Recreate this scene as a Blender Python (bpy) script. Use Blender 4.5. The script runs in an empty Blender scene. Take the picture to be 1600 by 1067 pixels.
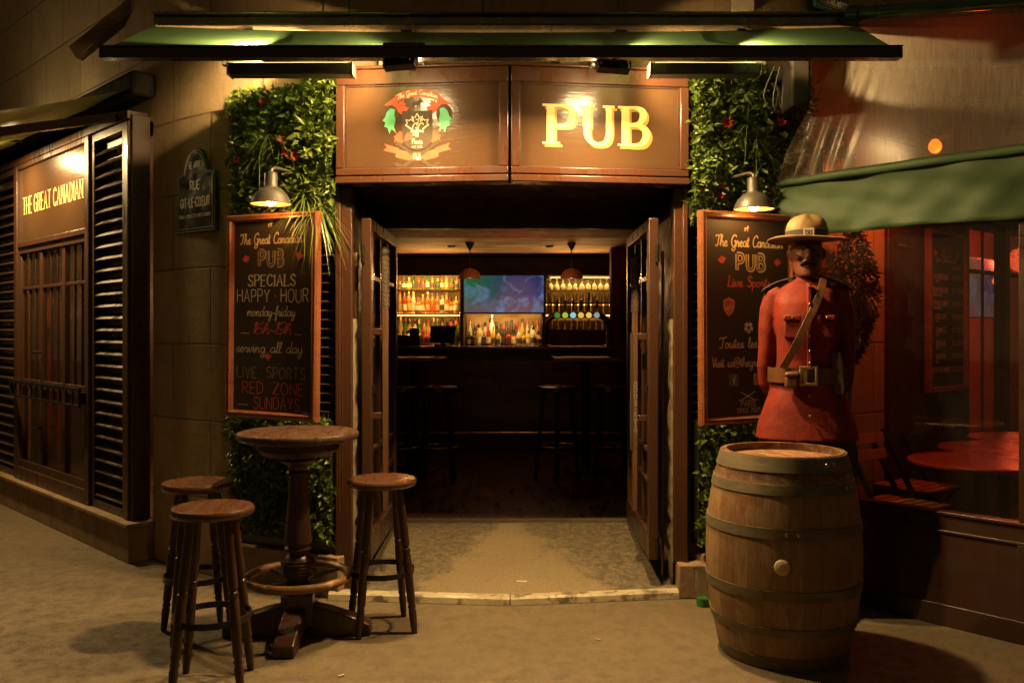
import bpy, math, random
from mathutils import Vector, Matrix
R = math.radians
rng = random.Random(11)
sc = bpy.context.scene
COL = sc.collection

# ---------------------------------------------------------------- camera, world, exposure
cam = bpy.data.objects.new("camera", bpy.data.cameras.new("camera"))
COL.objects.link(cam)
cam.location = (0, 0, 1.5)
cam.rotation_euler = (R(90), 0, 0)
cam.data.sensor_width = 36
cam.data.lens = 31.5
cam.data.shift_y = -0.0116
cam.data.clip_end = 300
sc.camera = cam
w = bpy.data.worlds.new("World"); sc.world = w; w.use_nodes = True
sky = w.node_tree.nodes.new("ShaderNodeTexSky")
sky.sky_type = 'NISHITA'; sky.sun_disc = False
sky.sun_elevation = R(-4); sky.sun_rotation = R(200)
wm_ = w.node_tree.nodes.new("ShaderNodeMixRGB"); wm_.blend_type = 'ADD'; wm_.inputs[0].default_value = 1     # night sky plus the city's sodium glow
w.node_tree.links.new(sky.outputs[0], wm_.inputs[1]); wm_.inputs[2].default_value = (1.0, .60, .21, 1)
w.node_tree.links.new(wm_.outputs[0], w.node_tree.nodes["Background"].inputs[0])
w.node_tree.nodes["Background"].inputs[1].default_value = 0.062
sc.view_settings.view_transform = 'Standard'
sc.view_settings.look = 'None'
sc.view_settings.exposure = 0.0
sc.view_settings.gamma = 1
sc.cycles.max_bounces = 7
sc.cycles.diffuse_bounces = 3
sc.cycles.glossy_bounces = 4
sc.cycles.transparent_max_bounces = 16
sc.cycles.caustics_reflective = False
sc.cycles.caustics_refractive = False
sc.cycles.sample_clamp_indirect = 4
sc.cycles.use_denoising = True

def lamp(kind, name, loc, power, color, parent=None, **kw):
    d = bpy.data.lights.new(name, kind)
    d.energy = power; d.color = color
    for k, v in kw.items():
        if k not in ('rot', 'aim'): setattr(d, k, v)
    o = bpy.data.objects.new(name, d); COL.objects.link(o)
    if parent: o.parent = parent
    o.location = loc
    if 'rot' in kw: o.rotation_euler = kw['rot']
    if 'aim' in kw:
        o.rotation_euler = (Vector(kw['aim']) - Vector(loc)).to_track_quat('-Z', 'Y').to_euler()
    return o

# ---------------------------------------------------------------- materials
MATS = {}
def newmat(name):
    m = bpy.data.materials.new(name); m.use_nodes = True
    nt = m.node_tree
    b = nt.nodes["Principled BSDF"]
    return m, nt, b
def N(nt, t, **kw):
    n = nt.nodes.new(t)
    for k, v in kw.items(): setattr(n, k, v)
    return n
def ramp(nt, src, p0, p1, c0=(0,0,0,1), c1=(1,1,1,1)):
    r = N(nt, "ShaderNodeValToRGB")
    r.color_ramp.elements[0].position = p0; r.color_ramp.elements[1].position = p1
    r.color_ramp.elements[0].color = c0; r.color_ramp.elements[1].color = c1
    nt.links.new(src, r.inputs[0]); return r.outputs[0]
def mixc(nt, fac, a, b):
    m = N(nt, "ShaderNodeMix", data_type='RGBA')
    for i, v in ((0, fac), (6, a), (7, b)):
        if isinstance(v, (tuple, list)): m.inputs[i].default_value = (*v[:3], 1)
        elif isinstance(v, (int, float)): m.inputs[i].default_value = v
        else: nt.links.new(v, m.inputs[i])
    return m.outputs[2]
def noise(nt, vec, scale, detail=6, rough=.6, dist=0):
    n = N(nt, "ShaderNodeTexNoise")
    n.inputs["Scale"].default_value = scale; n.inputs["Detail"].default_value = detail
    n.inputs["Roughness"].default_value = rough; n.inputs["Distortion"].default_value = dist
    if vec is not None: nt.links.new(vec, n.inputs["Vector"])
    return n.outputs[0]
def coords(nt, stretch=(1,1,1), src="Object"):
    t = N(nt, "ShaderNodeTexCoord"); mp = N(nt, "ShaderNodeMapping")
    mp.inputs["Scale"].default_value = stretch
    nt.links.new(t.outputs[src], mp.inputs[0]); return mp.outputs[0]
def bump(nt, b, h, strength, dist=.01):
    n = N(nt, "ShaderNodeBump"); n.inputs["Strength"].default_value = strength
    n.inputs["Distance"].default_value = dist
    nt.links.new(h, n.inputs["Height"]); nt.links.new(n.outputs[0], b.inputs["Normal"])
def mk(name, c1, c2=None, rough=.5, metal=0, scale=8, stretch=(1,1,1), detail=6, bmp=.15, bscale=60,
       coat=0, wear=None, wscale=12, wt=(.62,.66), rv=.15, lo=.35, hi=.65, trans=0, spec=.5, ior=1.5):
    m, nt, b = newmat(name)
    if c2 is None: c2 = tuple(x*.7 for x in c1)
    v = coords(nt, stretch)
    f = ramp(nt, noise(nt, v, scale, detail), lo, hi)
    col = mixc(nt, f, c1, c2)
    n2 = noise(nt, v, bscale, 4)
    if wear is not None:
        wm = ramp(nt, noise(nt, coords(nt, stretch), wscale, 8, .7), *wt)
        col = mixc(nt, wm, col, wear)
    nt.links.new(col, b.inputs["Base Color"])
    mr = N(nt, "ShaderNodeMapRange")
    mr.inputs[3].default_value = max(0.02, rough-rv); mr.inputs[4].default_value = min(1, rough+rv)
    nt.links.new(f, mr.inputs[0]); nt.links.new(mr.outputs[0], b.inputs["Roughness"])
    b.inputs["Metallic"].default_value = metal
    b.inputs["Coat Weight"].default_value = coat; b.inputs["Coat Roughness"].default_value = .12
    b.inputs["Specular IOR Level"].default_value = spec
    b.inputs["Transmission Weight"].default_value = trans; b.inputs["IOR"].default_value = ior
    if bmp: bump(nt, b, n2, bmp)
    MATS[name] = m; return m
def emit(name, c, strength):
    m, nt, b = newmat(name)
    b.inputs["Base Color"].default_value = (*c, 1)
    b.inputs["Emission Color"].default_value = (*c, 1)
    b.inputs["Emission Strength"].default_value = strength
    b.inputs["Roughness"].default_value = .4
    MATS[name] = m; return m
def clear(name, tint=(1,1,1), dust=.0, dcol=(.5,.45,.4), gl=.08, rough=.03, streak=False):
    # thin sheet of glass or plastic: transparent + Fresnel gloss (+ dust)
    m = bpy.data.materials.new(name); m.use_nodes = True; nt = m.node_tree
    nt.nodes.clear()
    out = N(nt, "ShaderNodeOutputMaterial")
    tr = N(nt, "ShaderNodeBsdfTransparent"); tr.inputs[0].default_value = (*tint, 1)
    g = N(nt, "ShaderNodeBsdfGlossy"); g.inputs["Roughness"].default_value = rough
    lw = N(nt, "ShaderNodeLayerWeight"); lw.inputs[0].default_value = .35
    mr = N(nt, "ShaderNodeMapRange"); mr.inputs[3].default_value = gl; mr.inputs[4].default_value = .45 if not streak else .22
    nt.links.new(lw.outputs["Fresnel"], mr.inputs[0])
    mx = N(nt, "ShaderNodeMixShader")
    nt.links.new(mr.outputs[0], mx.inputs[0]); nt.links.new(tr.outputs[0], mx.inputs[1]); nt.links.new(g.outputs[0], mx.inputs[2])
    last = mx.outputs[0]
    if dust:
        d0 = N(nt, "ShaderNodeBsdfDiffuse"); d0.inputs[0].default_value = (*dcol, 1)
        dt = N(nt, "ShaderNodeBsdfTranslucent"); dt.inputs[0].default_value = (*dcol, 1)
        d = N(nt, "ShaderNodeMixShader"); d.inputs[0].default_value = .4
        nt.links.new(d0.outputs[0], d.inputs[1]); nt.links.new(dt.outputs[0], d.inputs[2])
        m2 = N(nt, "ShaderNodeMixShader")
        v = coords(nt, (14, 14, 1.2) if streak else (1,1,1))
        n = noise(nt, v, 6, 8, .7)
        v2 = coords(nt, (60, 60, 14) if streak else (9,9,9))
        n2 = ramp(nt, noise(nt, v2, 8, 4, .8), .62, .72)
        mr2 = N(nt, "ShaderNodeMapRange"); mr2.inputs[1].default_value = .3; mr2.inputs[2].default_value = .7
        mr2.inputs[3].default_value = dust*.65; mr2.inputs[4].default_value = min(1, dust*1.35)
        nt.links.new(n, mr2.inputs[0])
        ad = N(nt, "ShaderNodeMath", operation='MULTIPLY_ADD')
        nt.links.new(n2, ad.inputs[0]); ad.inputs[1].default_value = dust*.5; nt.links.new(mr2.outputs[0], ad.inputs[2])
        nt.links.new(ad.outputs[0], m2.inputs[0]); nt.links.new(last, m2.inputs[1]); nt.links.new(d.outputs[0], m2.inputs[2])
        last = m2.outputs[0]
    nt.links.new(last, out.inputs[0])
    MATS[name] = m; return m
def leafmat(name, ca, cb, rough=.38, transl=.25):
    m, nt, b = newmat(name)
    g = N(nt, "ShaderNodeNewGeometry")
    n = noise(nt, coords(nt), 9, 4)
    f = N(nt, "ShaderNodeMath", operation='MULTIPLY_ADD'); f.use_clamp = True
    nt.links.new(g.outputs["Random Per Island"], f.inputs[0]); f.inputs[1].default_value = .7
    m3 = N(nt, "ShaderNodeMath", operation='MULTIPLY_ADD'); m3.inputs[1].default_value = .9; m3.inputs[2].default_value = -.3
    nt.links.new(n, m3.inputs[0]); nt.links.new(m3.outputs[0], f.inputs[2])
    col = mixc(nt, f.outputs[0], ca, cb)
    nt.links.new(col, b.inputs["Base Color"]); b.inputs["Roughness"].default_value = rough
    b.inputs["Specular IOR Level"].default_value = .45
    tr = N(nt, "ShaderNodeBsdfTranslucent"); nt.links.new(col, tr.inputs[0])
    mx = N(nt, "ShaderNodeMixShader"); mx.inputs[0].default_value = transl
    nt.links.new(b.outputs[0], mx.inputs[1]); nt.links.new(tr.outputs[0], mx.inputs[2])
    nt.links.new(mx.outputs[0], nt.nodes["Material Output"].inputs[0])
    MATS[name] = m; return m

# stone with courses (u = length along the wall, v = height, in metres)
def stonemat():
    m, nt, b = newmat("stone")
    uv = coords(nt, (1,1,1), "UV")
    br = N(nt, "ShaderNodeTexBrick"); nt.links.new(uv, br.inputs["Vector"])
    br.inputs["Scale"].default_value = 1; br.inputs["Mortar Size"].default_value = .009
    br.inputs["Mortar Smooth"].default_value = .6
    br.inputs["Brick Width"].default_value = .78; br.inputs["Row Height"].default_value = .47
    br.inputs["Color1"].default_value = (.40,.30,.175,1); br.inputs["Color2"].default_value = (.29,.21,.115,1)
    br.inputs["Mortar"].default_value = (.06,.042,.026,1)
    o = coords(nt)
    n1 = ramp(nt, noise(nt, o, 3.5, 8, .7), .3, .7)
    col = mixc(nt, n1, br.outputs[0], (.24,.17,.09))
    st = ramp(nt, noise(nt, coords(nt, (9,9,1.2)), 2.2, 7, .7), .55, .75)
    col = mixc(nt, st, col, (.14,.1,.055))
    pits = ramp(nt, noise(nt, o, 45, 3, .6), .68, .75)
    col = mixc(nt, pits, col, (.13,.095,.05))
    nt.links.new(col, b.inputs["Base Color"]); b.inputs["Roughness"].default_value = .8
    hm = N(nt, "ShaderNodeMath", operation='MULTIPLY_ADD'); hm.inputs[1].default_value = -1.2
    nt.links.new(br.outputs["Fac"], hm.inputs[0]); nt.links.new(noise(nt, o, 25, 8, .7), hm.inputs[2])
    bump(nt, b, hm.outputs[0], .5, .012)
    MATS["stone"] = m
stonemat()
def groundmat(name, a, bcol, dark, spots, scale=1.0, crack=.35, edge=False):
    m, nt, b = newmat(name)
    o = coords(nt)
    big = ramp(nt, noise(nt, o, .9*scale, 6, .65), .3, .7)
    fine = ramp(nt, noise(nt, o, 150, 3, .8), .38, .62)
    mid = ramp(nt, noise(nt, o, 11*scale, 10, .8, .2), .58 if edge else .45, .80 if edge else .64)
    c = mixc(nt, big, a, bcol)
    c = mixc(nt, mid, c, dark)
    f2 = N(nt, "ShaderNodeMath", operation='MULTIPLY'); f2.inputs[1].default_value = .7
    nt.links.new(fine, f2.inputs[0]); c = mixc(nt, f2.outputs[0], c, dark)
    sp = ramp(nt, noise(nt, o, 34, 3, .6), .70, .74)
    c = mixc(nt, sp, c, spots)
    vo = N(nt, "ShaderNodeTexVoronoi", feature='DISTANCE_TO_EDGE'); vo.inputs["Scale"].default_value = .55
    wv = N(nt, "ShaderNodeMixRGB"); wv.inputs[0].default_value = .22
    nz = N(nt, "ShaderNodeTexNoise"); nz.inputs["Scale"].default_value = 2.4; nz.inputs["Detail"].default_value = 6
    nt.links.new(o, nz.inputs["Vector"]); nt.links.new(o, wv.inputs[1]); nt.links.new(nz.outputs["Color"], wv.inputs[2])
    nt.links.new(wv.outputs[0], vo.inputs["Vector"])
    cr = ramp(nt, vo.outputs["Distance"], .0, .006, (1,1,1,1), (0,0,0,1))
    cm = N(nt, "ShaderNodeMath", operation='MULTIPLY'); cm.inputs[1].default_value = crack
    cn = N(nt, "ShaderNodeMath", operation='MULTIPLY'); nt.links.new(cr, cn.inputs[0]); nt.links.new(ramp(nt, noise(nt, o, 1.3, 3), .5, .6), cn.inputs[1])
    nt.links.new(cn.outputs[0], cm.inputs[0])
    c = mixc(nt, cm.outputs[0], c, tuple(x*.35 for x in dark))
    if edge:   # trodden pale middle, grimy sides
        tc = N(nt, "ShaderNodeTexCoord"); sx_ = N(nt, "ShaderNodeSeparateXYZ"); nt.links.new(tc.outputs["Object"], sx_.inputs[0])
        ab = N(nt, "ShaderNodeMath", operation='ABSOLUTE'); nt.links.new(sx_.outputs[0], ab.inputs[0])
        yy = N(nt, "ShaderNodeMath", operation='MULTIPLY_ADD'); yy.inputs[1].default_value = .35; yy.inputs[2].default_value = -1.85
        nt.links.new(sx_.outputs[1], yy.inputs[0])
        s1 = N(nt, "ShaderNodeMath", operation='ADD'); nt.links.new(ab.outputs[0], s1.inputs[0]); nt.links.new(yy.outputs[0], s1.inputs[1])
        nn = N(nt, "ShaderNodeMath", operation='MULTIPLY_ADD'); nn.inputs[1].default_value = 1.1; nt.links.new(noise(nt, o, 4, 10, .8), nn.inputs[0]); nt.links.new(s1.outputs[0], nn.inputs[2])
        em = ramp(nt, nn.outputs[0], .90, 1.25); gr_ = ramp(nt, noise(nt, o, 26, 8, .8), .36, .6); e2 = N(nt, "ShaderNodeMath", operation='MULTIPLY'); nt.links.new(em, e2.inputs[0]); nt.links.new(gr_, e2.inputs[1]); c = mixc(nt, e2.outputs[0], c, dark)
    nt.links.new(c, b.inputs["Base Color"])
    mr = N(nt, "ShaderNodeMapRange"); mr.inputs[3].default_value = .55; mr.inputs[4].default_value = .9
    nt.links.new(mid, mr.inputs[0]); nt.links.new(mr.outputs[0], b.inputs["Roughness"])
    hm = N(nt, "ShaderNodeMath", operation='ADD'); nt.links.new(noise(nt, o, 120, 3, .7), hm.inputs[0]); nt.links.new(noise(nt, o, 18, 6, .6), hm.inputs[1])
    bump(nt, b, hm.outputs[0], .45, .008)
    MATS[name] = m
groundmat("pavement", (.20,.148,.082), (.125,.091,.050), (.080,.060,.034), (.34,.28,.18))
groundmat("ramp_concrete", (.33,.25,.14), (.24,.18,.10), (.060,.053,.04), (.34,.29,.2), .8, 0, True)

mk("brown_paint", (.066,.026,.013), (.050,.019,.010), rough=.32, bmp=.08, bscale=40, wear=(.28,.2,.13), wscale=26, wt=(.74,.76), stretch=(1,1,.4))
mk("sign_panel", (.072,.038,.018), (.058,.030,.0145), rough=.21, rv=.02, scale=3, stretch=(1.5,1,6), bmp=.12, bscale=9, spec=.6, lo=.2, hi=.8)
mk("dark_brown_paint", (.045,.019,.011), (.03,.013,.008), rough=.4, bmp=.1, wear=(.16,.12,.08), wscale=30, wt=(.75,.77))
mk("door_paint", (.058,.024,.012), (.040,.017,.009), rough=.36, bmp=.12, stretch=(3,3,.6), wear=(.22,.16,.10), wscale=22, wt=(.68,.72))
mk("matte_black", (.012,.009,.007), rough=.8, spec=.15)
mk("black_paint", (.016,.012,.010), (.010,.008,.007), rough=.42, bmp=.06)
mk("louvre_paint", (.055,.032,.02), (.04,.023,.015), rough=.36, bmp=.05, wear=(.12,.09,.06), wscale=20, wt=(.7,.74))
mk("gold_letter", (.82,.60,.22), (.74,.53,.19), rough=.42, bmp=.03)
mk("gold_shade", (.42,.25,.06), (.36,.2,.05), rough=.45, bmp=.03)
mk("pale_letter", (.72,.62,.43), (.62,.53,.36), rough=.5, bmp=.03)
mk("slate", (.020,.015,.011), (.036,.028,.021), rough=.62, rv=.1, scale=2.2, bmp=.04, bscale=30, lo=.3, hi=.75)
mk("board_wood", (.22,.075,.030), (.14,.045,.018), rough=.34, stretch=(2,2,9), scale=4, bmp=.08, coat=.2)
mk("chalk_white", (.72,.64,.50), (.42,.37,.29), rough=.8, scale=70, bmp=0)
mk("chalk_dim", (.40,.36,.27), (.22,.2,.15), rough=.8, scale=70, bmp=0)
mk("chalk_red", (.66,.12,.08), (.40,.065,.05), rough=.8, scale=70, bmp=0)
mk("chalk_blue", (.10,.17,.22), (.07,.11,.15), rough=.8, scale=60, bmp=0)
mk("cream_paint", (.70,.58,.36), (.60,.48,.28), spec=.2, rough=.7, bmp=.03)
mk("crest_red", (.50,.11,.055), (.42,.09,.045), rough=.75, spec=.15, bmp=.02)
mk("crest_dark", (.075,.055,.04), (.06,.045,.033), rough=.75, spec=.15, bmp=.02)
mk("crest_green", (.16,.50,.25), (.13,.42,.21), rough=.75, spec=.15, bmp=.02)
mk("crest_brown", (.11,.065,.035), (.09,.05,.03), rough=.75, spec=.15, bmp=.02)
mk("stool_wood", (.080,.031,.013), (.048,.018,.008), rough=.30, scale=4, stretch=(6,1.2,1.2), bmp=.06, bscale=50, coat=.25, wear=(.20,.09,.04), wscale=9, wt=(.70,.80))
mk("leg_wood", (.055,.021,.010), (.032,.013,.007), rough=.36, scale=7, stretch=(2,2,.6), bmp=.08, wear=(.26,.15,.075), wscale=18, wt=(.68,.72))
mk("table_wood", (.055,.024,.012), (.035,.015,.008), rough=.38, scale=5, stretch=(5,1,1), bmp=.2, bscale=30, wear=(.20,.125,.07), wscale=16, wt=(.56,.68))
mk("ring_wood", (.25,.135,.055), (.12,.05,.02), rough=.45, scale=9, bmp=.15, wear=(.36,.22,.10), wscale=14, wt=(.52,.6))
mk("iron", (.03,.026,.022), (.02,.017,.015), rough=.4, metal=.6, bmp=.05)
mk("hoop_steel", (.15,.125,.075), (.09,.075,.045), rough=.65, metal=.3, scale=6, stretch=(1,1,3), bmp=.1, wear=(.12,.06,.025), wscale=9, wt=(.56,.7))
mk("rivet", (.4,.36,.28), rough=.3, metal=.9)
mk("barrel_head", (.40,.26,.125), (.30,.185,.085), rough=.6, scale=4, stretch=(14,1,1), bmp=.15, wear=(.13,.04,.02), wscale=5.5, wt=(.46,.51))
mk("cork", (.50,.40,.24), (.40,.30,.17), rough=.6, scale=20)
mk("enamel_blue", (.013,.026,.030), (.011,.022,.026), rough=.2, bmp=.02)
mk("enamel_green", (.025,.085,.05), (.02,.065,.04), rough=.22, bmp=.02)
mk("enamel_white", (.85,.82,.70), rough=.3, bmp=0)
mk("bar_metal", (.10,.075,.055), (.08,.06,.045), rough=.28, metal=.7, bmp=.03)
mk("awning_bar", (.030,.020,.014), (.022,.015,.011), rough=.32, metal=.3, bmp=.02)
mk("cassette", (.20,.165,.115), (.15,.12,.085), rough=.36, metal=.55, bmp=.05, bscale=120)
mk("grey_box", (.40,.35,.26), (.34,.29,.21), rough=.5)
mk("lamp_shade", (.050,.042,.032), (.036,.030,.022), rough=.5, metal=.2, bmp=.04)
mk("shade_inner", (.75,.42,.17), rough=.45)
mk("coat_red", (.20,.022,.011), (.125,.014,.007), spec=.25, rough=.68, scale=9, bmp=.35, bscale=22, wear=(.18,.03,.018), wscale=16, wt=(.66,.74))
mk("face_paint", (.15,.040,.022), (.105,.028,.016), rough=.45, scale=12, bmp=.15)
mk("hair_paint", (.035,.018,.012), rough=.5)
mk("hat_tan", (.27,.165,.058), (.15,.088,.03), rough=.6, scale=9, bmp=.3, bscale=35, wear=(.15,.08,.03), wscale=9, wt=(.62,.7))
mk("leather", (.13,.055,.022), (.075,.03,.013), rough=.4, scale=12, bmp=.2, bscale=70)
mk("dark_leather", (.05,.028,.016), (.03,.017,.01), rough=.4, bmp=.15)
mk("navy_cloth", (.022,.024,.022), (.014,.015,.014), rough=.6)
mk("brass", (.55,.38,.13), (.42,.28,.09), rough=.3, metal=.9, bmp=.03)
mk("copper", (.85,.38,.17), (.7,.27,.11), rough=.4, metal=0, scale=14, bmp=.15, bscale=25)
mk("dark_bronze", (.10,.055,.03), (.06,.035,.02), rough=.25, metal=.7, bmp=.03)
mk("chrome", (.35,.28,.2), rough=.15, metal=1)
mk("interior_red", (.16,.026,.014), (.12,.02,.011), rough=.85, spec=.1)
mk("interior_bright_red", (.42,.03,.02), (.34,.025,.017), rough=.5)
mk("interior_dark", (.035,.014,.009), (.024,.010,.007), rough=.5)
mk("interior_floor", (.075,.028,.015), (.045,.018,.01), rough=.38, scale=3, stretch=(6,1,1), bmp=.1)
mk("ceiling_wood", (.42,.19,.045), (.17,.075,.02), rough=.8, scale=2.2, stretch=(1.2,9,1), bmp=.12, spec=.15)
mk("ochre_wall", (.45,.28,.10), (.33,.19,.06), rough=.6, scale=4)
mk("bar_wood", (.055,.02,.010), (.035,.013,.007), rough=.3, scale=3, stretch=(1,1,5), coat=.3)
mk("edge_highlight", (.40,.24,.10), (.3,.17,.07), rough=.3, coat=.3)  # pale colour that paints a highlight on the high tables
mk("red_table", (.36,.045,.022), (.26,.03,.016), rough=.3, scale=3, bmp=.05, wear=(.30,.19,.09), wscale=5, wt=(.6,.68), coat=.3)
mk("slat_wood", (.50,.20,.085), (.38,.14,.055), rough=.35, stretch=(6,1,1), scale=5)
mk("flower_red", (.42,.014,.012), (.28,.01,.01), rough=.5)
mk("flower_orange", (.40,.09,.02), (.28,.05,.015), rough=.5)
mk("plaster", (.24,.19,.11), (.15,.115,.06), rough=.8, scale=9, bmp=.5, bscale=25, wear=(.13,.075,.04), wscale=9, wt=(.5,.56))
mk("stick_wood", (.13,.065,.027), (.08,.038,.015), rough=.4, stretch=(4,4,1), scale=9, wear=(.10,.045,.02), wscale=12, wt=(.56,.64))
mk("stick_tape", (.11,.085,.06), (.05,.04,.03), rough=.6, scale=40, bmp=.5)
mk("kerb_stone", (.46,.40,.27), (.34,.29,.19), rough=.6, scale=6, bmp=.25, wear=(.12,.09,.055), wscale=9, wt=(.50,.60))
mk("plinth_stone", (.25,.165,.09), (.17,.11,.06), rough=.75, scale=5, bmp=.3, bscale=30)
mk("timber", (.17,.115,.06), (.11,.072,.036), rough=.7, stretch=(2,2,9))
mk("plastic_green", (.03,.22,.05), rough=.3)
mk("wire", (.02,.016,.012), rough=.5, bmp=0)
mk("card_white", (.62,.52,.36), rough=.5)
leafmat("leaf", (.024,.058,.010), (.135,.180,.024))
leafmat("leaf_light", (.12,.19,.02), (.26,.31,.045))
leafmat("leaf_grass", (.07,.12,.018), (.16,.20,.05))
leafmat("leaf_dry", (.20,.11,.03), (.10,.12,.02))
leafmat("leaf_dark", (.008,.018,.006), (.02,.035,.01))
clear("glass", (.92,.94,.9), gl=.05)
clear("old_glass", (.85,.80,.70), gl=.06, dust=.02, dcol=(.3,.25,.18))
clear("terrace_glass", (.85,.83,.80), gl=.03, dust=.015)
clear("clear_curtain", (.80,.76,.72), dust=.34, dcol=(.34,.29,.23), gl=.015, rough=.28, streak=True)
emit("bulb_glow", (1,.62,.22), 38)
emit("bulb_orange", (1,.15,.008), 3.2)
emit("bulb_strong", (1,.52,.15), 130)
emit("led_strip", (1,.50,.10), 9)
emit("led_soft", (1,.62,.20), 7)
emit("flood_face", (1,.74,.36), 75)
emit("bar_lens", (1,.70,.32), 5)
def fabric(name, c, tr=.25):
    m, nt, b = newmat(name)
    n = noise(nt, coords(nt), 5, 7, .65)
    col = mixc(nt, ramp(nt, n, .3, .7), c, tuple(x*.72 for x in c))
    wv = noise(nt, coords(nt, (1,1,1)), 300, 2)
    nt.links.new(col, b.inputs["Base Color"]); b.inputs["Roughness"].default_value = .62
    t = N(nt, "ShaderNodeBsdfTranslucent"); nt.links.new(col, t.inputs[0])
    mx = N(nt, "ShaderNodeMixShader"); mx.inputs[0].default_value = tr
    nt.links.new(b.outputs[0], mx.inputs[1]); nt.links.new(t.outputs[0], mx.inputs[2])
    nt.links.new(mx.outputs[0], nt.nodes["Material Output"].inputs[0])
    bump(nt, b, wv, .2, .003)
    MATS[name] = m
fabric("awning_fabric", (.10,.185,.085))
fabric("yellow_fabric", (.34,.36,.10))
fabric("valance_fabric", (.042,.090,.030))
fabric("terrace_fabric", (.07,.03,.02), .1)
def stavemat():
    m, nt, b = newmat("staves")
    t = N(nt, "ShaderNodeTexCoord"); sp = N(nt, "ShaderNodeSeparateXYZ"); nt.links.new(t.outputs["Object"], sp.inputs[0])
    a = N(nt, "ShaderNodeMath", operation='ARCTAN2'); nt.links.new(sp.outputs[1], a.inputs[0]); nt.links.new(sp.outputs[0], a.inputs[1])
    k = N(nt, "ShaderNodeMath", operation='MULTIPLY'); k.inputs[1].default_value = 26/(2*math.pi); nt.links.new(a.outputs[0], k.inputs[0])
    # uneven stave widths
    sn = N(nt, "ShaderNodeMath", operation='SINE'); s2 = N(nt, "ShaderNodeMath", operation='MULTIPLY_ADD')
    kk = N(nt, "ShaderNodeMath", operation='MULTIPLY'); kk.inputs[1].default_value = 2.3
    nt.links.new(k.outputs[0], kk.inputs[0]); nt.links.new(kk.outputs[0], sn.inputs[0])
    nt.links.new(sn.outputs[0], s2.inputs[0]); s2.inputs[1].default_value = .22; nt.links.new(k.outputs[0], s2.inputs[2])
    fl = N(nt, "ShaderNodeMath", operation='FLOOR'); nt.links.new(s2.outputs[0], fl.inputs[0])
    fr = N(nt, "ShaderNodeMath", operation='FRACT'); nt.links.new(s2.outputs[0], fr.inputs[0])
    wn = N(nt, "ShaderNodeTexWhiteNoise", noise_dimensions='1D'); nt.links.new(fl.outputs[0], wn.inputs["W"])
    ad = N(nt, "ShaderNodeVectorMath", operation='ADD'); mp = coords(nt, (9,9,1.2))
    nt.links.new(mp, ad.inputs[0]); nt.links.new(wn.outputs["Color"], ad.inputs[1])
    gr = ramp(nt, noise(nt, ad.outputs[0], 6, 8, .7), .3, .7)
    c = mixc(nt, wn.outputs["Value"], (.34,.215,.105), (.18,.10,.045))
    c = mixc(nt, gr, c, (.15,.085,.038))
    st = ramp(nt, noise(nt, coords(nt, (1,1,.7)), 5, 6, .65), .52, .68)
    c = mixc(nt, st, c, (.15,.05,.018))
    bz = N(nt, "ShaderNodeMapRange"); nt.links.new(sp.outputs[2], bz.inputs[0]); bz.inputs[1].default_value = .815; bz.inputs[2].default_value = .845
    bn = N(nt, "ShaderNodeMath", operation='MULTIPLY'); nt.links.new(bz.outputs[0], bn.inputs[0]); nt.links.new(ramp(nt, noise(nt, coords(nt, (4,4,9)), 5, 8, .7), .35, .6), bn.inputs[1])
    c = mixc(nt, bn.outputs[0], c, (.075,.024,.012))
    gap = ramp(nt, fr.outputs[0], .0, .05, (1,1,1,1), (0,0,0,1))
    c = mixc(nt, gap, c, (.03,.016,.008))
    nt.links.new(c, b.inputs["Base Color"]); b.inputs["Roughness"].default_value = .55
    hm = N(nt, "ShaderNodeMath", operation='MULTIPLY_ADD'); hm.inputs[1].default_value = -1.5
    nt.links.new(gap, hm.inputs[0]); nt.links.new(gr, hm.inputs[2]); bump(nt, b, hm.outputs[0], .4, .006)
    MATS["staves"] = m
stavemat()
def screenmat():
    m, nt, b = newmat("tv_picture")
    v = coords(nt, (2.2,1,3))
    n1 = noise(nt, v, 1.3, 5, .55, 1.4); n2 = noise(nt, coords(nt, (3,1,2)), 1.7, 6, .6, 2.0)
    t = N(nt, "ShaderNodeTexCoord"); sp = N(nt, "ShaderNodeSeparateXYZ"); nt.links.new(t.outputs["Object"], sp.inputs[0])
    gx = N(nt, "ShaderNodeMapRange"); gx.inputs[1].default_value = -.5; gx.inputs[2].default_value = .1
    nt.links.new(sp.outputs[0], gx.inputs[0])
    c = mixc(nt, gx.outputs[0], (.015,.10,.012), (.015,.02,.08))
    gz = N(nt, "ShaderNodeMapRange"); gz.inputs[1].default_value = .02; gz.inputs[2].default_value = -.26
    nt.links.new(sp.outputs[2], gz.inputs[0]); c = mixc(nt, gz.outputs[0], c, (.12,.06,.075))
    c = mixc(nt, ramp(nt, n1, .50, .74), c, (.10,.17,.31))
    c = mixc(nt, ramp(nt, n2, .6, .75), c, (.03,.025,.2))
    nt.links.new(c, b.inputs["Emission Color"]); b.inputs["Emission Strength"].default_value = 1.15
    b.inputs["Base Color"].default_value = (.01,.01,.01,1); b.inputs["Roughness"].default_value = .15
    MATS["tv_picture"] = m
screenmat()
for i, (nm, c) in enumerate((("amber", (.62,.24,.05)), ("green_glass", (.10,.30,.06)), ("clear_bottle", (.85,.80,.62)), ("red_bottle", (.5,.06,.03)), ("dark_bottle", (.05,.03,.02)), ("gold_bottle", (.80,.50,.10)))):
    mk(nm, c, tuple(x*.8 for x in c), rough=.12, rv=.05, bmp=0, trans=.65 if nm != "dark_bottle" else .2, ior=1.2)
mk("frost_bottle", (.75,.78,.66), rough=.4, bmp=0, trans=.4, ior=1.2)
mk("tumbler", (.80,.66,.36), rough=.15, bmp=0, trans=.6, ior=1.15)
mk("label_cream", (.60,.50,.32), rough=.6, bmp=0)
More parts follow.
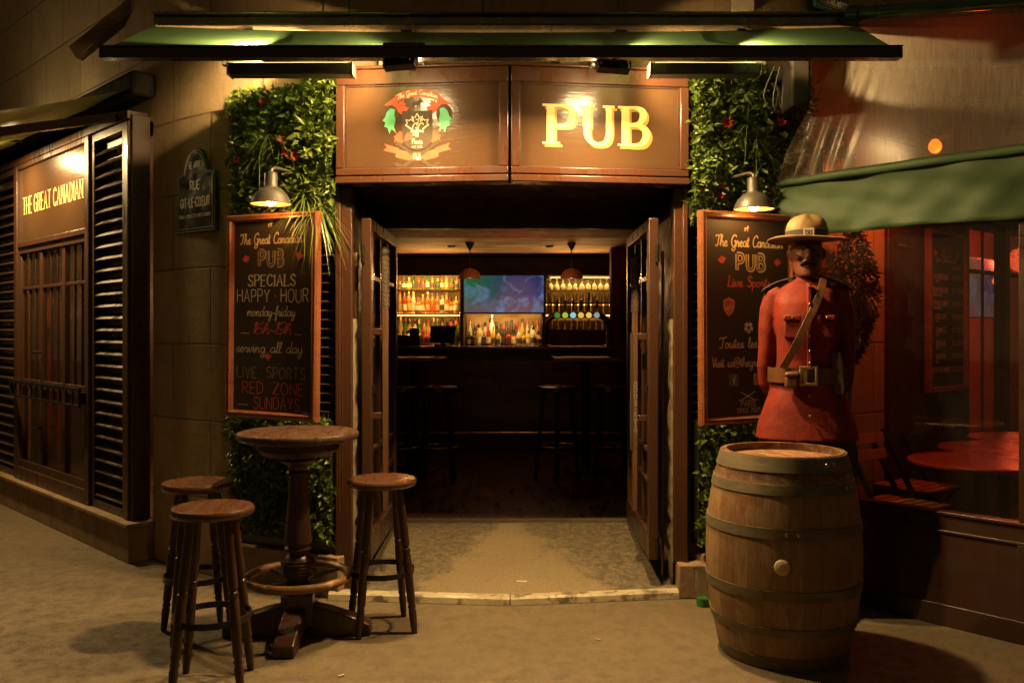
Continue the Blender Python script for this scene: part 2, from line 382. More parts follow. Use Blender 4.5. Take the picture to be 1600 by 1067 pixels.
mk("label_gold", (.5,.3,.08), rough=.5, bmp=0)
mk("label_dark", (.06,.04,.03), rough=.5, bmp=0)
mk("label_red", (.40,.06,.04), rough=.5, bmp=0)

# ---------------------------------------------------------------- mesh builder
class MB:
    def __init__(s): s.v = []; s.f = []; s.mi = []; s.cur = 0; s.uv = None
    def add(s, vs, fs):
        o = len(s.v); s.v += [tuple(p) for p in vs]
        for f in fs: s.f.append(tuple(i+o for i in f)); s.mi.append(s.cur)
    def box(s, x0, x1, y0, y1, z0, z1, M=None):
        vs = [Vector(p) for p in ((x0,y0,z0),(x1,y0,z0),(x1,y1,z0),(x0,y1,z0),(x0,y0,z1),(x1,y0,z1),(x1,y1,z1),(x0,y1,z1))]
        if M: vs = [M @ p for p in vs]
        s.add(vs, [(3,2,1,0),(4,5,6,7),(0,1,5,4),(1,2,6,5),(2,3,7,6),(3,0,4,7)])
        return s
    def bar(s, p, q, wd, ht, up=(0,0,1)):
        p = Vector(p); q = Vector(q); d = (q-p); L = d.length; d.normalize()
        x = d.cross(Vector(up)); x.normalize(); z = x.cross(d)
        M = Matrix(((x.x,d.x,z.x,p.x),(x.y,d.y,z.y,p.y),(x.z,d.z,z.z,p.z),(0,0,0,1)))
        return s.box(-wd/2, wd/2, 0, L, -ht/2, ht/2, M)
    def tube(s, pts, rad, n=12, close=False, caps=True, sx=1.0):
        pts = [Vector(p) for p in pts]; m = len(pts)
        if not isinstance(rad, (list, tuple)): rad = [rad]*m
        rings = []; prev = None
        for i, p in enumerate(pts):
            if close: t = pts[(i+1) % m]-pts[i-1]
            else: t = pts[min(i+1, m-1)]-pts[max(i-1, 0)]
            if t.length < 1e-9: t = Vector((0,0,1))
            t.normalize()
            if prev is None:
                a = Vector((0,0,1)) if abs(t.z) < .9 else Vector((1,0,0))
                x = a.cross(t); x.normalize()
            else:
                x = prev - t*prev.dot(t); x.normalize()
            prev = x; y = t.cross(x)
            rings.append([p + (x*math.cos(2*math.pi*k/n)*sx + y*math.sin(2*math.pi*k/n))*rad[i] for k in range(n)])
        vs = [q for r in rings for q in r]; fs = []
        for i in range(m if close else m-1):
            j = (i+1) % m
            for k in range(n):
                fs.append((i*n+k, i*n+(k+1) % n, j*n+(k+1) % n, j*n+k))
        if caps and not close:
            fs.append(tuple(range(n-1, -1, -1))); fs.append(tuple((m-1)*n+k for k in range(n)))
        s.add(vs, fs); return s
    def loft(s, rings, caps=True):
        n = len(rings[0]); vs = [p for r in rings for p in r]; fs = []
        for i in range(len(rings)-1):
            for k in range(n): fs.append((i*n+k, i*n+(k+1) % n, (i+1)*n+(k+1) % n, (i+1)*n+k))
        if caps: fs.append(tuple(range(n-1, -1, -1))); fs.append(tuple((len(rings)-1)*n+k for k in range(n)))
        s.add(vs, fs); return s
    def lathe(s, prof, n=32, c=(0,0,0), caps=True, wob=None):
        rings = []
        for r, z in prof:
            rings.append([(c[0]+r*math.cos(2*math.pi*k/n), c[1]+r*math.sin(2*math.pi*k/n), c[2]+z) for k in range(n)])
        return s.loft(rings, caps)
    def ring(s, R_, r, z, n=40, c=(0,0), wd=None, m=10):
        pts = [(c[0]+R_*math.cos(2*math.pi*k/n), c[1]+R_*math.sin(2*math.pi*k/n), z) for k in range(n)]
        if wd:   # flat band: height wd, thickness r
            A = []
            for dr, dz in ((-r/2,-wd/2),(r/2,-wd/2),(r/2,wd/2),(-r/2,wd/2)):
                A.append([(c[0]+(R_+dr)*math.cos(2*math.pi*k/n), c[1]+(R_+dr)*math.sin(2*math.pi*k/n), z+dz) for k in range(n)])
            A.append(A[0]); return s.loft(A, caps=False)
        return s.tube(pts, r, m, close=True)
    def prism(s, poly, y0, y1):   # polygon in x,z pushed along y
        n = len(poly)
        ar = sum(poly[i][0]*poly[(i+1)%n][1]-poly[(i+1)%n][0]*poly[i][1] for i in range(n))
        if ar < 0: poly = poly[::-1]
        vs = [(x,y0,z) for x,z in poly]+[(x,y1,z) for x,z in poly]
        fs = [tuple(range(n)), tuple(range(2*n-1, n-1, -1))]
        for i in range(n): j = (i+1) % n; fs.append((j, i, n+i, n+j))
        s.add(vs, fs); return s
    def xf(s, M, start=0):
        for i in range(start, len(s.v)): s.v[i] = tuple(M @ Vector(s.v[i]))
        return s
    def build(s, name, mat, parent=None, smooth=40, bevel=0, seg=2, loc=None, rotz=None):
        me = bpy.data.meshes.new(name)
        me.from_pydata(s.v, [], s.f)
        mats = mat if isinstance(mat, (list, tuple)) else [mat]
        for m in mats: me.materials.append(MATS[m])
        if len(mats) > 1: me.polygons.foreach_set("material_index", s.mi)
        if s.uv:
            l = me.uv_layers.new(name="UVMap")
            for lp in me.loops: l.data[lp.index].uv = s.uv[lp.vertex_index]
        if smooth:
            me.polygons.foreach_set("use_smooth", [True]*len(me.polygons))
            me.set_sharp_from_angle(angle=R(smooth))
        me.update()
        o = bpy.data.objects.new(name, me); COL.objects.link(o)
        if parent: o.parent = parent
        if loc is not None: o.location = loc
        if rotz is not None: o.rotation_euler.z = rotz
        if bevel:
            b = o.modifiers.new("bevel", 'BEVEL'); b.width = bevel; b.segments = seg; b.limit_method = 'ANGLE'; b.angle_limit = R(50)
        return o
def tag(o, label=None, cat=None, group=None, kind=None):
    if label: o["label"] = label
    if cat: o["category"] = cat
    if group: o["group"] = group
    if kind: o["kind"] = kind
    return o
def thing(name, loc, rotz, label, cat, group=None):
    o = bpy.data.objects.new(name, None); COL.objects.link(o)
    o.empty_display_size = .1
    o.location = loc; o.rotation_euler.z = rotz
    return tag(o, label, cat, group)
def dup(o, parent=None):
    c = o.copy(); COL.objects.link(c)
    if parent: c.parent = parent
    for ch in list(o.children): dup(ch, c)
    return c
F = 1400.0
def at(px, py, Y): return Vector(((px-800)/F*Y, Y, 1.5-(py-515)/F*Y))
ORD = "first second third fourth fifth sixth seventh eighth ninth tenth eleventh twelfth thirteenth fourteenth fifteenth sixteenth seventeenth eighteenth nineteenth twentieth".split()

# ---------------------------------------------------------------- lettering
CAPS = {
'A':(7,["0 0 3.5 10 7 0","1.2 3.4 5.8 3.4"]),
'B':(6,["0 0 0 10","~0 10 3.2 10 5 9 5.1 6.6 3.4 5.4 0 5.3","~0 5.3 3.6 5.2 5.8 4 5.8 1.3 3.6 0 0 0"]),
'C':(6.5,["~6.5 8.2 5 9.7 3.3 10 1 8.6 0 5 1 1.4 3.3 0 5 .3 6.5 1.8"]),
'D':(6.3,["0 0 0 10","~0 10 2.6 9.9 5.2 8.4 6.2 5 5.2 1.6 2.6 .1 0 0"]),
'E':(5.2,["0 0 0 10","0 10 5.2 10","0 5.2 4.2 5.2","0 0 5.2 0"]),
'F':(5,["0 0 0 10","0 10 5.2 10","0 5.2 4.2 5.2"]),
'G':(6.8,["~6.5 8.2 5 9.7 3.3 10 1 8.6 0 5 1 1.4 3.3 0 5.2 .4 6.6 1.6","6.6 1.2 6.6 4.6","4.4 4.6 6.8 4.6"]),
'H':(6.4,["0 0 0 10","6.4 0 6.4 10","0 5.2 6.4 5.2"]),
'I':(.6,["0.3 0 0.3 10"]),
'J':(4.2,["~4 10 4 4 3.6 1 2 0 .6 .6 0 2"]),
'K':(6,["0 0 0 10","0 4 5.8 10","1.8 5.8 6.2 0"]),
'L':(5,["0 0 0 10","0 0 5.2 0"]),
'M':(8,["0 0 0 10","0 10 4 2.5 8 10","8 10 8 0"]),
'N':(6.6,["0 0 0 10","0 10 6.6 0","6.6 0 6.6 10"]),
'O':(7.2,["~3.6 10 1.1 8.7 0 5 1.1 1.3 3.6 0 6.1 1.3 7.2 5 6.1 8.7 3.6 10"]),
'P':(5.8,["0 0 0 10","~0 10 3.4 10 5.6 8.9 5.6 6.2 3.4 4.8 0 4.8"]),
'Q':(7.2,["~3.6 10 1.1 8.7 0 5 1.1 1.3 3.6 0 6.1 1.3 7.2 5 6.1 8.7 3.6 10","4.4 2.4 7.4 -.8"]),
'R':(6,["0 0 0 10","~0 10 3.4 10 5.4 9 5.4 6.4 3.4 5.1 0 5.1","2.8 5 6 0"]),
'S':(5.6,["~5.3 8.4 4.2 9.8 2.6 10 .8 9 .5 7.2 1.6 5.8 4 4.6 5.4 3 5 1 3 0 1.2 .3 0 1.8"]),
'T':(6.4,["3.2 0 3.2 10","0 10 6.4 10"]),
'U':(6.4,["~0 10 0 6 0 3 1 .9 3.2 0 5.4 .9 6.4 3 6.4 6 6.4 10"]),
'V':(6.6,["0 10 3.3 0 6.6 10"]),
'W':(9.4,["0 10 2.4 0 4.7 8 7 0 9.4 10"]),
'X':(6,["0 0 6 10","0 10 6 0"]),
'Y':(6.4,["0 10 3.2 4.8 6.4 10","3.2 4.8 3.2 0"]),
'Z':(6,["0 10 6 10 0 0 6 0"]),
'0':(5.6,["~2.8 10 .8 8.6 0 5 .8 1.4 2.8 0 4.8 1.4 5.6 5 4.8 8.6 2.8 10"]),
'1':(2,["0 8 1.6 10 1.6 0"]),'2':(5.4,["~.2 7.8 1 9.6 2.8 10 4.8 8.8 4.8 6.8 2.6 3.4 0 0","0 0 5.4 0"]),
'5':(5.2,["4.8 10 .6 10 .3 5.6","~.3 5.6 2.6 6.4 4.8 5 5 2.4 3.6 .3 1.6 0 0 1.2"]),
'6':(5.4,["~4.6 10 2.2 8.2 .5 5 .3 2 1.6 .1 3.8 .3 5 2.2 4.4 4.4 2.6 5 .9 3.8 .4 2.4"]),
'7':(5,["0 10 5 10 1.6 0"]),'8':(5.2,["~2.6 10 .6 9 .6 6.6 2.6 5.3 4.8 3.8 5 1.4 2.6 0 .2 1.4 .4 3.8 2.6 5.3 4.6 6.6 4.6 9 2.6 10"]),
'9':(5.4,["~.8 .6 2.6 .2 4.6 2.6 5.4 6.4 4.4 9.3 2.7 10 .8 9.1 0 6.8 1 4.6 2.8 4 4.8 5.4 5.2 7"]),
'-':(3.4,["0 4.8 3.4 4.8"]),'.':(.6,["0 0 .6 .4"]),'*':(1,["0 4.8 1 5.2"]),"'":(.5,["0.2 8 .3 10"]),',':(.6,["0 -1 .6 .6"]),
'(':(2,["~2 11 .4 8 .2 3 2 -1"]),')':(2,["~0 11 1.6 8 1.8 3 0 -1"]),
}
SCR = {
'a':(5,["~4 3.8 2.5 4.6 .8 3.4 .7 1.2 2 .2 3.6 1.2 4.2 4.2 4.1 1.2 4.6 .2 5.4 1.2"]),
'c':(4.2,["~3.8 3.6 2.6 4.6 .9 3.4 .7 1.2 2 .1 3.4 .4 4.6 1.6"]),
'd':(5.2,["~4 3.8 2.5 4.6 .8 3.4 .7 1.2 2 .2 3.6 1.4 4.4 5 4.5 9.2 4.2 1.4 4.7 .2 5.6 1.2"]),
'e':(4,["~.2 1.8 2.2 2.4 3.2 3.6 2.2 4.6 .9 3.4 .8 1.2 2 .1 3.4 .5 4.4 1.6"]),
'f':(3.2,["~0 1.5 1.8 4.5 3 8.4 2.2 9.4 1.5 7.5 1.4 0 1.2 -3.6 2.1 -3.8 2.3 -.8 1.6 .6 3.6 1.5"]),
'g':(4.8,["~4 3.8 2.5 4.6 .8 3.4 .7 1.2 2 .3 3.6 1.4 4.1 4.3 4 -2.2 2.6 -4.2 1.2 -3 2.4 -1 5.2 1.2"]),
'h':(5,["~0 1.2 1.6 5 2.4 8.6 1.6 9.3 1 7.5 .9 0","~.9 1.4 1.6 3.6 2.8 4.5 3.8 3.4 3.8 .9 4.4 .1 5.4 1.2"]),
'i':(2.3,["~0 1.2 1 4.4 1 .9 1.6 .1 2.6 1.2","1.2 6.2 1.3 7"]),
'l':(2.5,["~0 1.2 1.8 5 2.2 8.4 1.5 9.3 1 7.4 1 1 1.7 .1 2.8 1.2"]),
'm':(6.4,["~0 1.2 .9 4.4 .9 0","~.9 2 2 4.4 3 3.6 3 0","~3 2 4.2 4.4 5.2 3.6 5.2 .9 5.8 .1 6.8 1.2"]),
'n':(4.8,["~0 1.2 .9 4.4 .9 0","~.9 2 2.2 4.4 3.4 3.6 3.4 .9 4 .1 5 1.2"]),
'o':(4.4,["~2.4 4.5 .9 3.6 .6 1.6 1.8 .1 3.4 1 3.6 3.2 2.4 4.5 3 3.6 4.8 3.6"]),
'p':(4.6,["~0 1.2 1 4.4 .8 -4","~.9 2.6 2.2 4.4 3.6 3.6 3.6 1 2.2 .1 .9 1"]),
'r':(3.8,["~0 1.2 1 4.6 1.4 3.8 2.8 3.9 2.6 1 3.2 .1 4.2 1.2"]),
's':(3.4,["~0 1.2 1.9 4.7 2.3 3 2.9 1.3 1.8 .1 .8 .7","~2.4 .4 3.8 1.2"]),
't':(2.7,["~0 1.2 1.2 5 1.4 8 1.2 4 1.2 1 1.8 .1 3 1.2","-.3 5.6 2.8 5.9"]),
'u':(4.8,["~0 1.2 .9 4.4 .8 1.4 1.8 .1 3.2 1.4 3.6 4.4 3.6 1.2 4.2 .1 5.2 1.2"]),
'v':(4.2,["~0 1.2 .8 4.3 1.2 1.6 2 .1 3.2 2.4 3.4 4.5 4.6 4"]),
'y':(4.6,["~0 1.2 .9 4.4 .9 1.6 1.9 .4 3.3 1.6 3.7 4.4 3.6 -2.4 2.2 -4.2 1 -3 2.2 -1 5 1.2"]),
'b':(4.4,["~0 1.2 1.6 5 2.2 8.6 1.5 9.2 1 7 1 1 2.2 .1 3.6 1.2 3.2 3.6 2.4 4"]),
'T':(5.4,["~.0 7.6 .6 9.2 3 8.9 5 9.3 6.8 10","~3.6 9 3.4 4 2.6 .6 1 .2 .4 1.4"]),
'G':(6.4,["~6 8 4.6 9.8 1.8 8.6 .4 4.6 1.6 .8 4 .4 5.4 3 5.4 4.4","~3.6 4.2 5.6 4.6 5.2 -1.8 3.4 -3.6 1.4 -2.4 4 -.4 6.8 1"]),
'C':(5.6,["~5.8 7.6 4.6 9.8 1.8 8.4 .4 4.6 1.4 .8 3.6 .2 6 1.4"]),
'V':(4.8,["~0 9 .8 9.4 1.6 6 2.4 .2 4 6 5.4 9.6"]),
'L':(4.6,["~1 9 1.8 9.4 1.4 4 .6 .4 2 .8 4.6 .2 5.2 .8"]),
'S':(4.6,["~4.8 8 3.4 9.8 1.4 8.6 1.2 6.8 3 5.2 4.2 3 3.2 .6 1.2 .4 .2 1.6"]),
'P':(5,["1 0 1 9.4","~0 8.4 2 9.8 4.6 8.8 4.4 6 2 4.8 1 5"]),
'@':(8,["~5.2 5.6 3.6 6.4 2.4 4.6 2.8 2.4 4.2 2.4 5.2 4.6 5.4 6 5.2 3 6.2 2.2 7.4 4 7.2 7 5 9 2.2 8.6 .4 6 .4 2.8 2 .2 4.6 -.6 6.6 .4"]),
'-':(3.4,["~0 2.4 1 3 2.4 2.2 3.4 2.8"]),
}
for d_ in '0123456789': SCR[d_] = CAPS.get(d_, CAPS['0'])
def smoothpts(p, k=6):
    out = []; n = len(p)
    for i in range(n-1):
        a = p[max(i-1,0)]; b = p[i]; c = p[i+1]; d = p[min(i+2,n-1)]
        for j in range(k):
            t = j/k; t2 = t*t; t3 = t2*t
            out.append(tuple(.5*((2*b[m])+(-a[m]+c[m])*t+(2*a[m]-5*b[m]+4*c[m]-d[m])*t2+(-a[m]+3*b[m]-3*c[m]+d[m])*t3) for m in range(len(b))))
    out.append(p[-1]); return out
class Paint:
    """flat painted strokes and shapes on a local x,z plane; each stroke lies a hair prouder than the last"""
    def __init__(s, y=-.001): s.mb = MB(); s.y = y; s.k = 0
    def stroke(s, p, wd, contrast=0):
        n = len(p); L = []; s.k += 1
        y = s.y - .00002*(s.k % 40)
        for i in range(n):
            a = p[max(i-1,0)]; b = p[min(i+1,n-1)]
            dx, dz = b[0]-a[0], b[1]-a[1]; q = math.hypot(dx, dz) or 1
            ww = wd if not contrast else wd*(1-contrast*(1-abs(dz)/q))
            mit = 1.0
            if 0 < i < n-1:
                d1 = (p[i][0]-a[0], p[i][1]-a[1]); d2 = (b[0]-p[i][0], b[1]-p[i][1])
                q1 = math.hypot(*d1) or 1; q2 = math.hypot(*d2) or 1
                cs = max(-.9, min(1, (d1[0]*d2[0]+d1[1]*d2[1])/q1/q2)); mit = min(2.5, 1/max(.3, math.sqrt((1+cs)/2)))
            nx, nz = -dz/q*ww/2*mit, dx/q*ww/2*mit
            yy = y - .0004*i/n
            L += [(p[i][0]+nx, yy, p[i][1]+nz), (p[i][0]-nx, yy, p[i][1]-nz)]
        s.mb.add(L, [(2*i, 2*i+1, 2*i+3, 2*i+2) for i in range(n-1)])
    def text(s, txt, cx, cz, h, font='caps', width=None, wd=.1, slant=0, serif=False, jit=0, curve=0, contrast=0, gap=2.2, ang=0, bold=0):
        fn = CAPS if font == 'caps' else SCR
        sp = gap if font == 'caps' else 0
        strokes = []; x = 0
        for ch in txt:
            if ch == ' ': x += 4.4; continue
            g = fn.get(ch) or CAPS.get(ch.upper()) 
            if g is None: x += 3; continue
            jz = rng.uniform(-jit, jit)
            for st in g[1]:
                sm = st[0] == '~'
                q = [float(t) for t in st.strip('~').split()]
                p = [(x+q[i], q[i+1]+jz) for i in range(0, len(q), 2)]
                if sm: p = smoothpts(p, 5)
                strokes.append((p, sm))
            x += g[0]+sp
        W = x-sp; sc_ = h/10; sx = sc_ if width is None else width/W
        for p, sm in strokes:
            pp = [((a-W/2+slant*b)*sx, (b-5)*sc_) for a, b in p]
            def place(q):
                o = []
                for a, b in q:
                    if curve: b = b - curve*a*a
                    if ang: a, b = a*math.cos(ang)-b*math.sin(ang), a*math.sin(ang)+b*math.cos(ang)
                    o.append((cx+a, cz+b))
                return o
            s.stroke(place(pp), wd*h, contrast)
            if serif:
                for e, f in ((0,1),(-1,-2)):
                    dx = pp[e][0]-pp[f][0]; dz = pp[e][1]-pp[f][1]; q = math.hypot(dx,dz) or 1
                    if abs(dz)/q > .6:
                        ss = wd*h*1.0; s.stroke(place([(pp[e][0]-ss, pp[e][1]), (pp[e][0]+ss, pp[e][1])]), wd*h*.35)
                    elif len(pp) <= 2 or sm:
                        if abs(pp[e][0]-pp[f][0]) > 1e-6 and (abs(b_mid(pp)) >= 0):
                            ss = wd*h*.55; s.stroke(place([(pp[e][0], pp[e][1]-ss), (pp[e][0], pp[e][1]+ss)]), wd*h*.32)
    def poly(s, pts):
        s.k += 1; y = s.y-.00002*(s.k % 40)
        n = len(pts)
        ar = sum(pts[i][0]*pts[(i+1)%n][1]-pts[(i+1)%n][0]*pts[i][1] for i in range(n))
        if ar < 0: pts = pts[::-1]
        s.mb.add([(x,y,z) for x,z in pts], [tuple(range(n))])
    def band(s, top, bot):
        s.k += 1; y = s.y-.00002*(s.k % 40); n = len(top)
        s.mb.add([(x,y,z) for x,z in top]+[(x,y,z) for x,z in bot], [(i, n+i, n+i+1, i+1) for i in range(n-1)])
    def dot(s, x, z, r, n=14): s.poly([(x+r*math.cos(2*math.pi*k/n), z+r*math.sin(2*math.pi*k/n)) for k in range(n)])
    def done(s, name, mat, parent): return s.mb.build(name, mat, parent, smooth=0)
def b_mid(p): return 1
MAPLE_H = [(0,1),(.17,.66),(.38,.78),(.30,.34),(.52,.56),(.60,.44),(.88,.50),(.78,.22),(.92,.12),(.44,-.26),(.50,-.44),(.06,-.36),(.06,-.36),(.05,-.85)]
MAPLE = MAPLE_H + [(-x, z) for x, z in MAPLE_H[::-1][:-1]]
def maple(cx, cz, r, rot=0):
    c, s_ = math.cos(rot), math.sin(rot)
    return [(cx+r*(x*c-z*s_), cz+r*(x*s_+z*c)) for x, z in MAPLE]
MOOSE = [(-.9,.15),(-.75,.4),(-.2,.42),(.15,.5),(.3,.62),(.05,.95),(.2,.9),(.3,1.1),(.38,.86),(.5,.84),(.62,1.08),(.66,.84),(.85,.95),(.62,.66),(.95,.45),(.9,.32),(.6,.4),(.5,.1),(.48,-.8),(.36,-.8),(.32,-.1),(.2,-.12),(.18,-.8),(.06,-.8),(.0,-.05),(-.5,-.02),(-.55,-.8),(-.68,-.8),(-.68,-.15),(-.78,-.25),(-.82,-.8),(-.95,-.8)]
def moose(cx, cz, r): return [(cx+r*x, cz+r*z) for x, z in MOOSE]

# ================================================================= SETTING
g = MB(); g.add([(-40,-30,0),(40,-30,0),(40,45,0),(-40,45,0)], [(0,1,2,3)])
tag(g.build("pavement", "pavement", smooth=0), kind="structure")
# doorstep ramp rising into the pub, its front edge a shallow kink
m = MB()
NX, NY = 40, 24
def front(x): return 4.87 + abs(x+.01)*(.095 if x < 0 else .135)
vs = []
for j in range(NY+1):
    for i in range(NX+1):
        x = -.985+1.975*i/NX; t = j/NY; y0 = front(x)+.05
        y = y0+(6.24-y0)*t
        vs.append((x, y, .045+.125*t+.0025*math.sin(x*9+y*7)*math.sin(t*3.1)))
fs = [(j*(NX+1)+i, j*(NX+1)+i+1, (j+1)*(NX+1)+i+1, (j+1)*(NX+1)+i) for j in range(NY) for i in range(NX)]
m.add(vs, fs)
tag(m.build("door_ramp", "ramp_concrete", smooth=40), kind="structure")
m = MB()
for xa, xb in ((-1.02, -.012), (-.008, 1.02)):
    n = 12; A = []
    for i in range(n+1):
        x = xa+(xb-xa)*i/n; y = front(x)
        A.append([(x,y-.006,0),(x,y,.034),(x,y+.012,.044),(x,y+.06,.047),(x,y+.06,0)])
    m.loft(A)
tag(m.build("door_step_edge", "kerb_stone", smooth=30, bevel=.003), kind="structure")
# interior shell
m = MB()
for a_, b_ in ((-2.0,1.85),):
    m.box(a_,b_,6.24,12.3,.05,.17)
tag(m.build("interior_floor", "interior_floor"), kind="structure")
m = MB(); m.box(-.96,.96,6.20,6.26,.165,.185)
tag(m.build("threshold_strip", "hoop_steel"), kind="structure")
m = MB(); m.box(-1.9,1.75,6.3,9.3,2.45,2.55)
tag(m.build("interior_ceiling", "interior_red"), kind="structure")
m = MB(); m.box(-1.9,1.75,9.3,12.2,2.47,2.57)
tag(m.build("bar_ceiling", "ceiling_wood"), kind="structure")
m = MB(); m.box(-2.0,1.85,12.2,12.3,.17,2.6)
tag(m.build("bar_back_wall", "ochre_wall"), kind="structure")
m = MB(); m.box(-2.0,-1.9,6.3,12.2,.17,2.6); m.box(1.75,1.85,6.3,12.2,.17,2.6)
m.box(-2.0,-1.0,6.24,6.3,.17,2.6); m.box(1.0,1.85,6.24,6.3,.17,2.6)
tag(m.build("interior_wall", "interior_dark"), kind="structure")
m = MB(); m.box(1.17,1.75,10.55,10.75,.17,2.47)
tag(m.build("interior_pier", "interior_red", bevel=.006), kind="structure")
# entrance reveal: side walls and soffit
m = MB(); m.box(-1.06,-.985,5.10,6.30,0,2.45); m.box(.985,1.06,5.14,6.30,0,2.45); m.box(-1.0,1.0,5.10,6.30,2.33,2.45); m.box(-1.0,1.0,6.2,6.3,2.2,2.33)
tag(m.build("entrance_reveal", "interior_dark"), kind="structure")

# ================================================================= PUB BUILDING (stone corner)
SFO = Vector((-2.459,5.74,0)); SFR = -R(45.5)
SFD = Vector((math.cos(SFR), math.sin(SFR), 0)); SFN = Vector((-SFD.y, SFD.x, 0))     # along (to near right), inward
def sfw(x, y, z=0): return SFO + SFD*x + SFN*y + Vector((0,0,z))
QO = Vector((2.6,6.2,0)); QR = R(41.5); QD = Vector((math.cos(QR), math.sin(QR),0)); QN = Vector((-QD.y, QD.x, 0))
def qw(x, y, z=0): return QO + QD*x + QN*y + Vector((0,0,z))
bld = thing("pub_building", (0,0,0), 0, "old cut-stone corner building that houses the pub", "building")
def wall_strip(mb, uv, pts, z0, z1, thick=.25, u0=0):
    P = [Vector((p[0],p[1],0)) for p in pts]; n = len(P)
    base = len(mb.v); u = u0; us = [u]
    for i in range(1,n): u += (P[i]-P[i-1]).length; us.append(u)
    outn = []
    for i in range(n):
        t = P[min(i+1,n-1)]-P[max(i-1,0)]; t.normalize(); outn.append(Vector((-t.y,t.x,0)))
    rows = []
    for i in range(n):
        a = P[i]; b = P[i]+outn[i]*thick
        rows.append([(a.x,a.y,z0),(a.x,a.y,z1),(b.x,b.y,z1),(b.x,b.y,z0)])
    vs = [q for r in rows for q in r]; fs = []
    for i in range(n-1):
        for k in range(4):
            l = (k+1) % 4; fs.append((i*4+k, i*4+l, (i+1)*4+l, (i+1)*4+k)[::-1])
    fs += [(0,1,2,3), tuple((n-1)*4+k for k in (3,2,1,0))]
    mb.add(vs, fs)
    for i in range(n): uv += [(us[i],z0),(us[i],z1),(us[i],z1),(us[i],z0)]
    return us[-1]
def cat2(pts, k=8): return smoothpts(pts, k)
a0 = sfw(-7,.17); a1 = sfw(-.02,.17)
left_curve = cat2([(a1.x,a1.y),(-2.06,5.62),(-1.72,5.40),(-1.3,5.26),(-1.05,5.2)])
right_curve = cat2([(1.05,5.24),(1.35,5.33),(1.80,5.53),(2.2,5.85),(2.6,6.2)])
top_curve = cat2([(-1.05,5.2),(-.5,5.13),(0,5.11),(.5,5.15),(1.05,5.24)])
sm = MB(); uv = []
ZT = 6.5
wall_strip(sm, uv, [(a0.x,a0.y),(a1.x,a1.y)], 2.9, ZT, u0=-7.2)
pa = sfw(-3.4,.17); wall_strip(sm, uv, [(a0.x,a0.y),(pa.x,pa.y)], 0, 2.9, u0=-7.2)
wall_strip(sm, uv, left_curve, 0, ZT, u0=.12)
wall_strip(sm, uv, top_curve, 2.45, ZT, u0=1.45)
wall_strip(sm, uv, right_curve, 0, ZT, u0=.3)
q0_ = qw(4.95,0); q1 = qw(14,0); wall_strip(sm, uv, [(q0_.x,q0_.y),(q1.x,q1.y)], 0, 2.62, u0=7.2); wall_strip(sm, uv, [(2.6,6.2),(q1.x,q1.y)], 2.62, ZT, u0=2.2)
sm.uv = uv
sm.build("stone_wall", "stone", bld, smooth=35)
# painted jambs and plaster strips beside the doors
for sx in (-1, 1):
    yb = 5.03 if sx < 0 else 5.06
    m = MB()
    x0, x1 = (-.985,-.90) if sx < 0 else (.915,.985)
    m.box(x0, x1, yb, yb+.10, .19 if sx > 0 else .05, 2.30)
    m.box(x0-.005 if sx<0 else x1-.022, x0+.025 if sx<0 else x1+.006, yb-.014, yb, .19 if sx > 0 else .05, 2.30)
    m.build("door_jamb", "brown_paint", bld, bevel=.004)
    m = MB()
    xa, xb = (-.898,-.872) if sx < 0 else (.885,.913)
    n = 30; L = []
    for i in range(n+1):
        z = .06+1.5*i/n; wv = .008*math.sin(i*1.7)+.006*math.sin(i*4.1)
        e = (xa+.010+abs(wv) if i%7 else xa+.006) if sx < 0 else (xb-.010-abs(wv) if i%7 else xb-.006)
        L.append([(xa if sx<0 else xb, yb+.03, z),(e, yb+.035, z),(e, yb+.09, z),(xa if sx<0 else xb, yb+.09, z)])
    m.loft(L); m.build("plaster_edge", "plaster", bld, smooth=40)
m = MB(); m.box(.93,1.10,4.99,5.16,0,.19)
m.build("jamb_block", "plinth_stone", bld, bevel=.008)
# louvred panels each side behind the greenery, with plinths
FA = Vector((-1.674,5.328,0)); FAR = -R(25)
FC = Vector((.99,5.04,0)); FCR = R(24)
def louvres(parent, w_, z0, z1, y=.0, name="louvre_panel", x0=0, pitch=.052, mat="louvre_paint", frame=.05):
    m = MB(); fr = frame
    m.box(x0,x0+fr,y,y+.06,z0,z1); m.box(x0+w_-fr,x0+w_,y,y+.06,z0,z1)
    m.box(x0+fr,x0+w_-fr,y,y+.06,z0,z0+fr); m.box(x0+fr,x0+w_-fr,y,y+.06,z1-fr,z1)
    z = z0+fr+pitch*.6
    while z < z1-fr-pitch*.3:
        M = Matrix.Translation((0,y+.03,z)) @ Matrix.Rotation(R(38),4,'X')
        m.box(x0+fr-.002, x0+w_-fr+.002, -.032,.032,-.005,.005, M)
        z += pitch
    m.box(x0+fr*.5,x0+w_-fr*.5,y+.062,y+.075,z0+.01,z1-.01)
    return m
for org, rz, w_ in ((FA, FAR, .80), (FC, FCR, .80)):
    mm = louvres(None, w_, .24, 2.86, y=.03, x0=-.02 if org is FA else -.01)
    o = mm.build("louvre_panel", "louvre_paint", bld, smooth=0, loc=org, rotz=rz)
    m = MB(); m.box(-.03 if org is FA else .085, w_-.01, -.02,.12,0,.235)
    m.build("plinth", "plinth_stone", bld, bevel=.008, loc=org, rotz=rz)

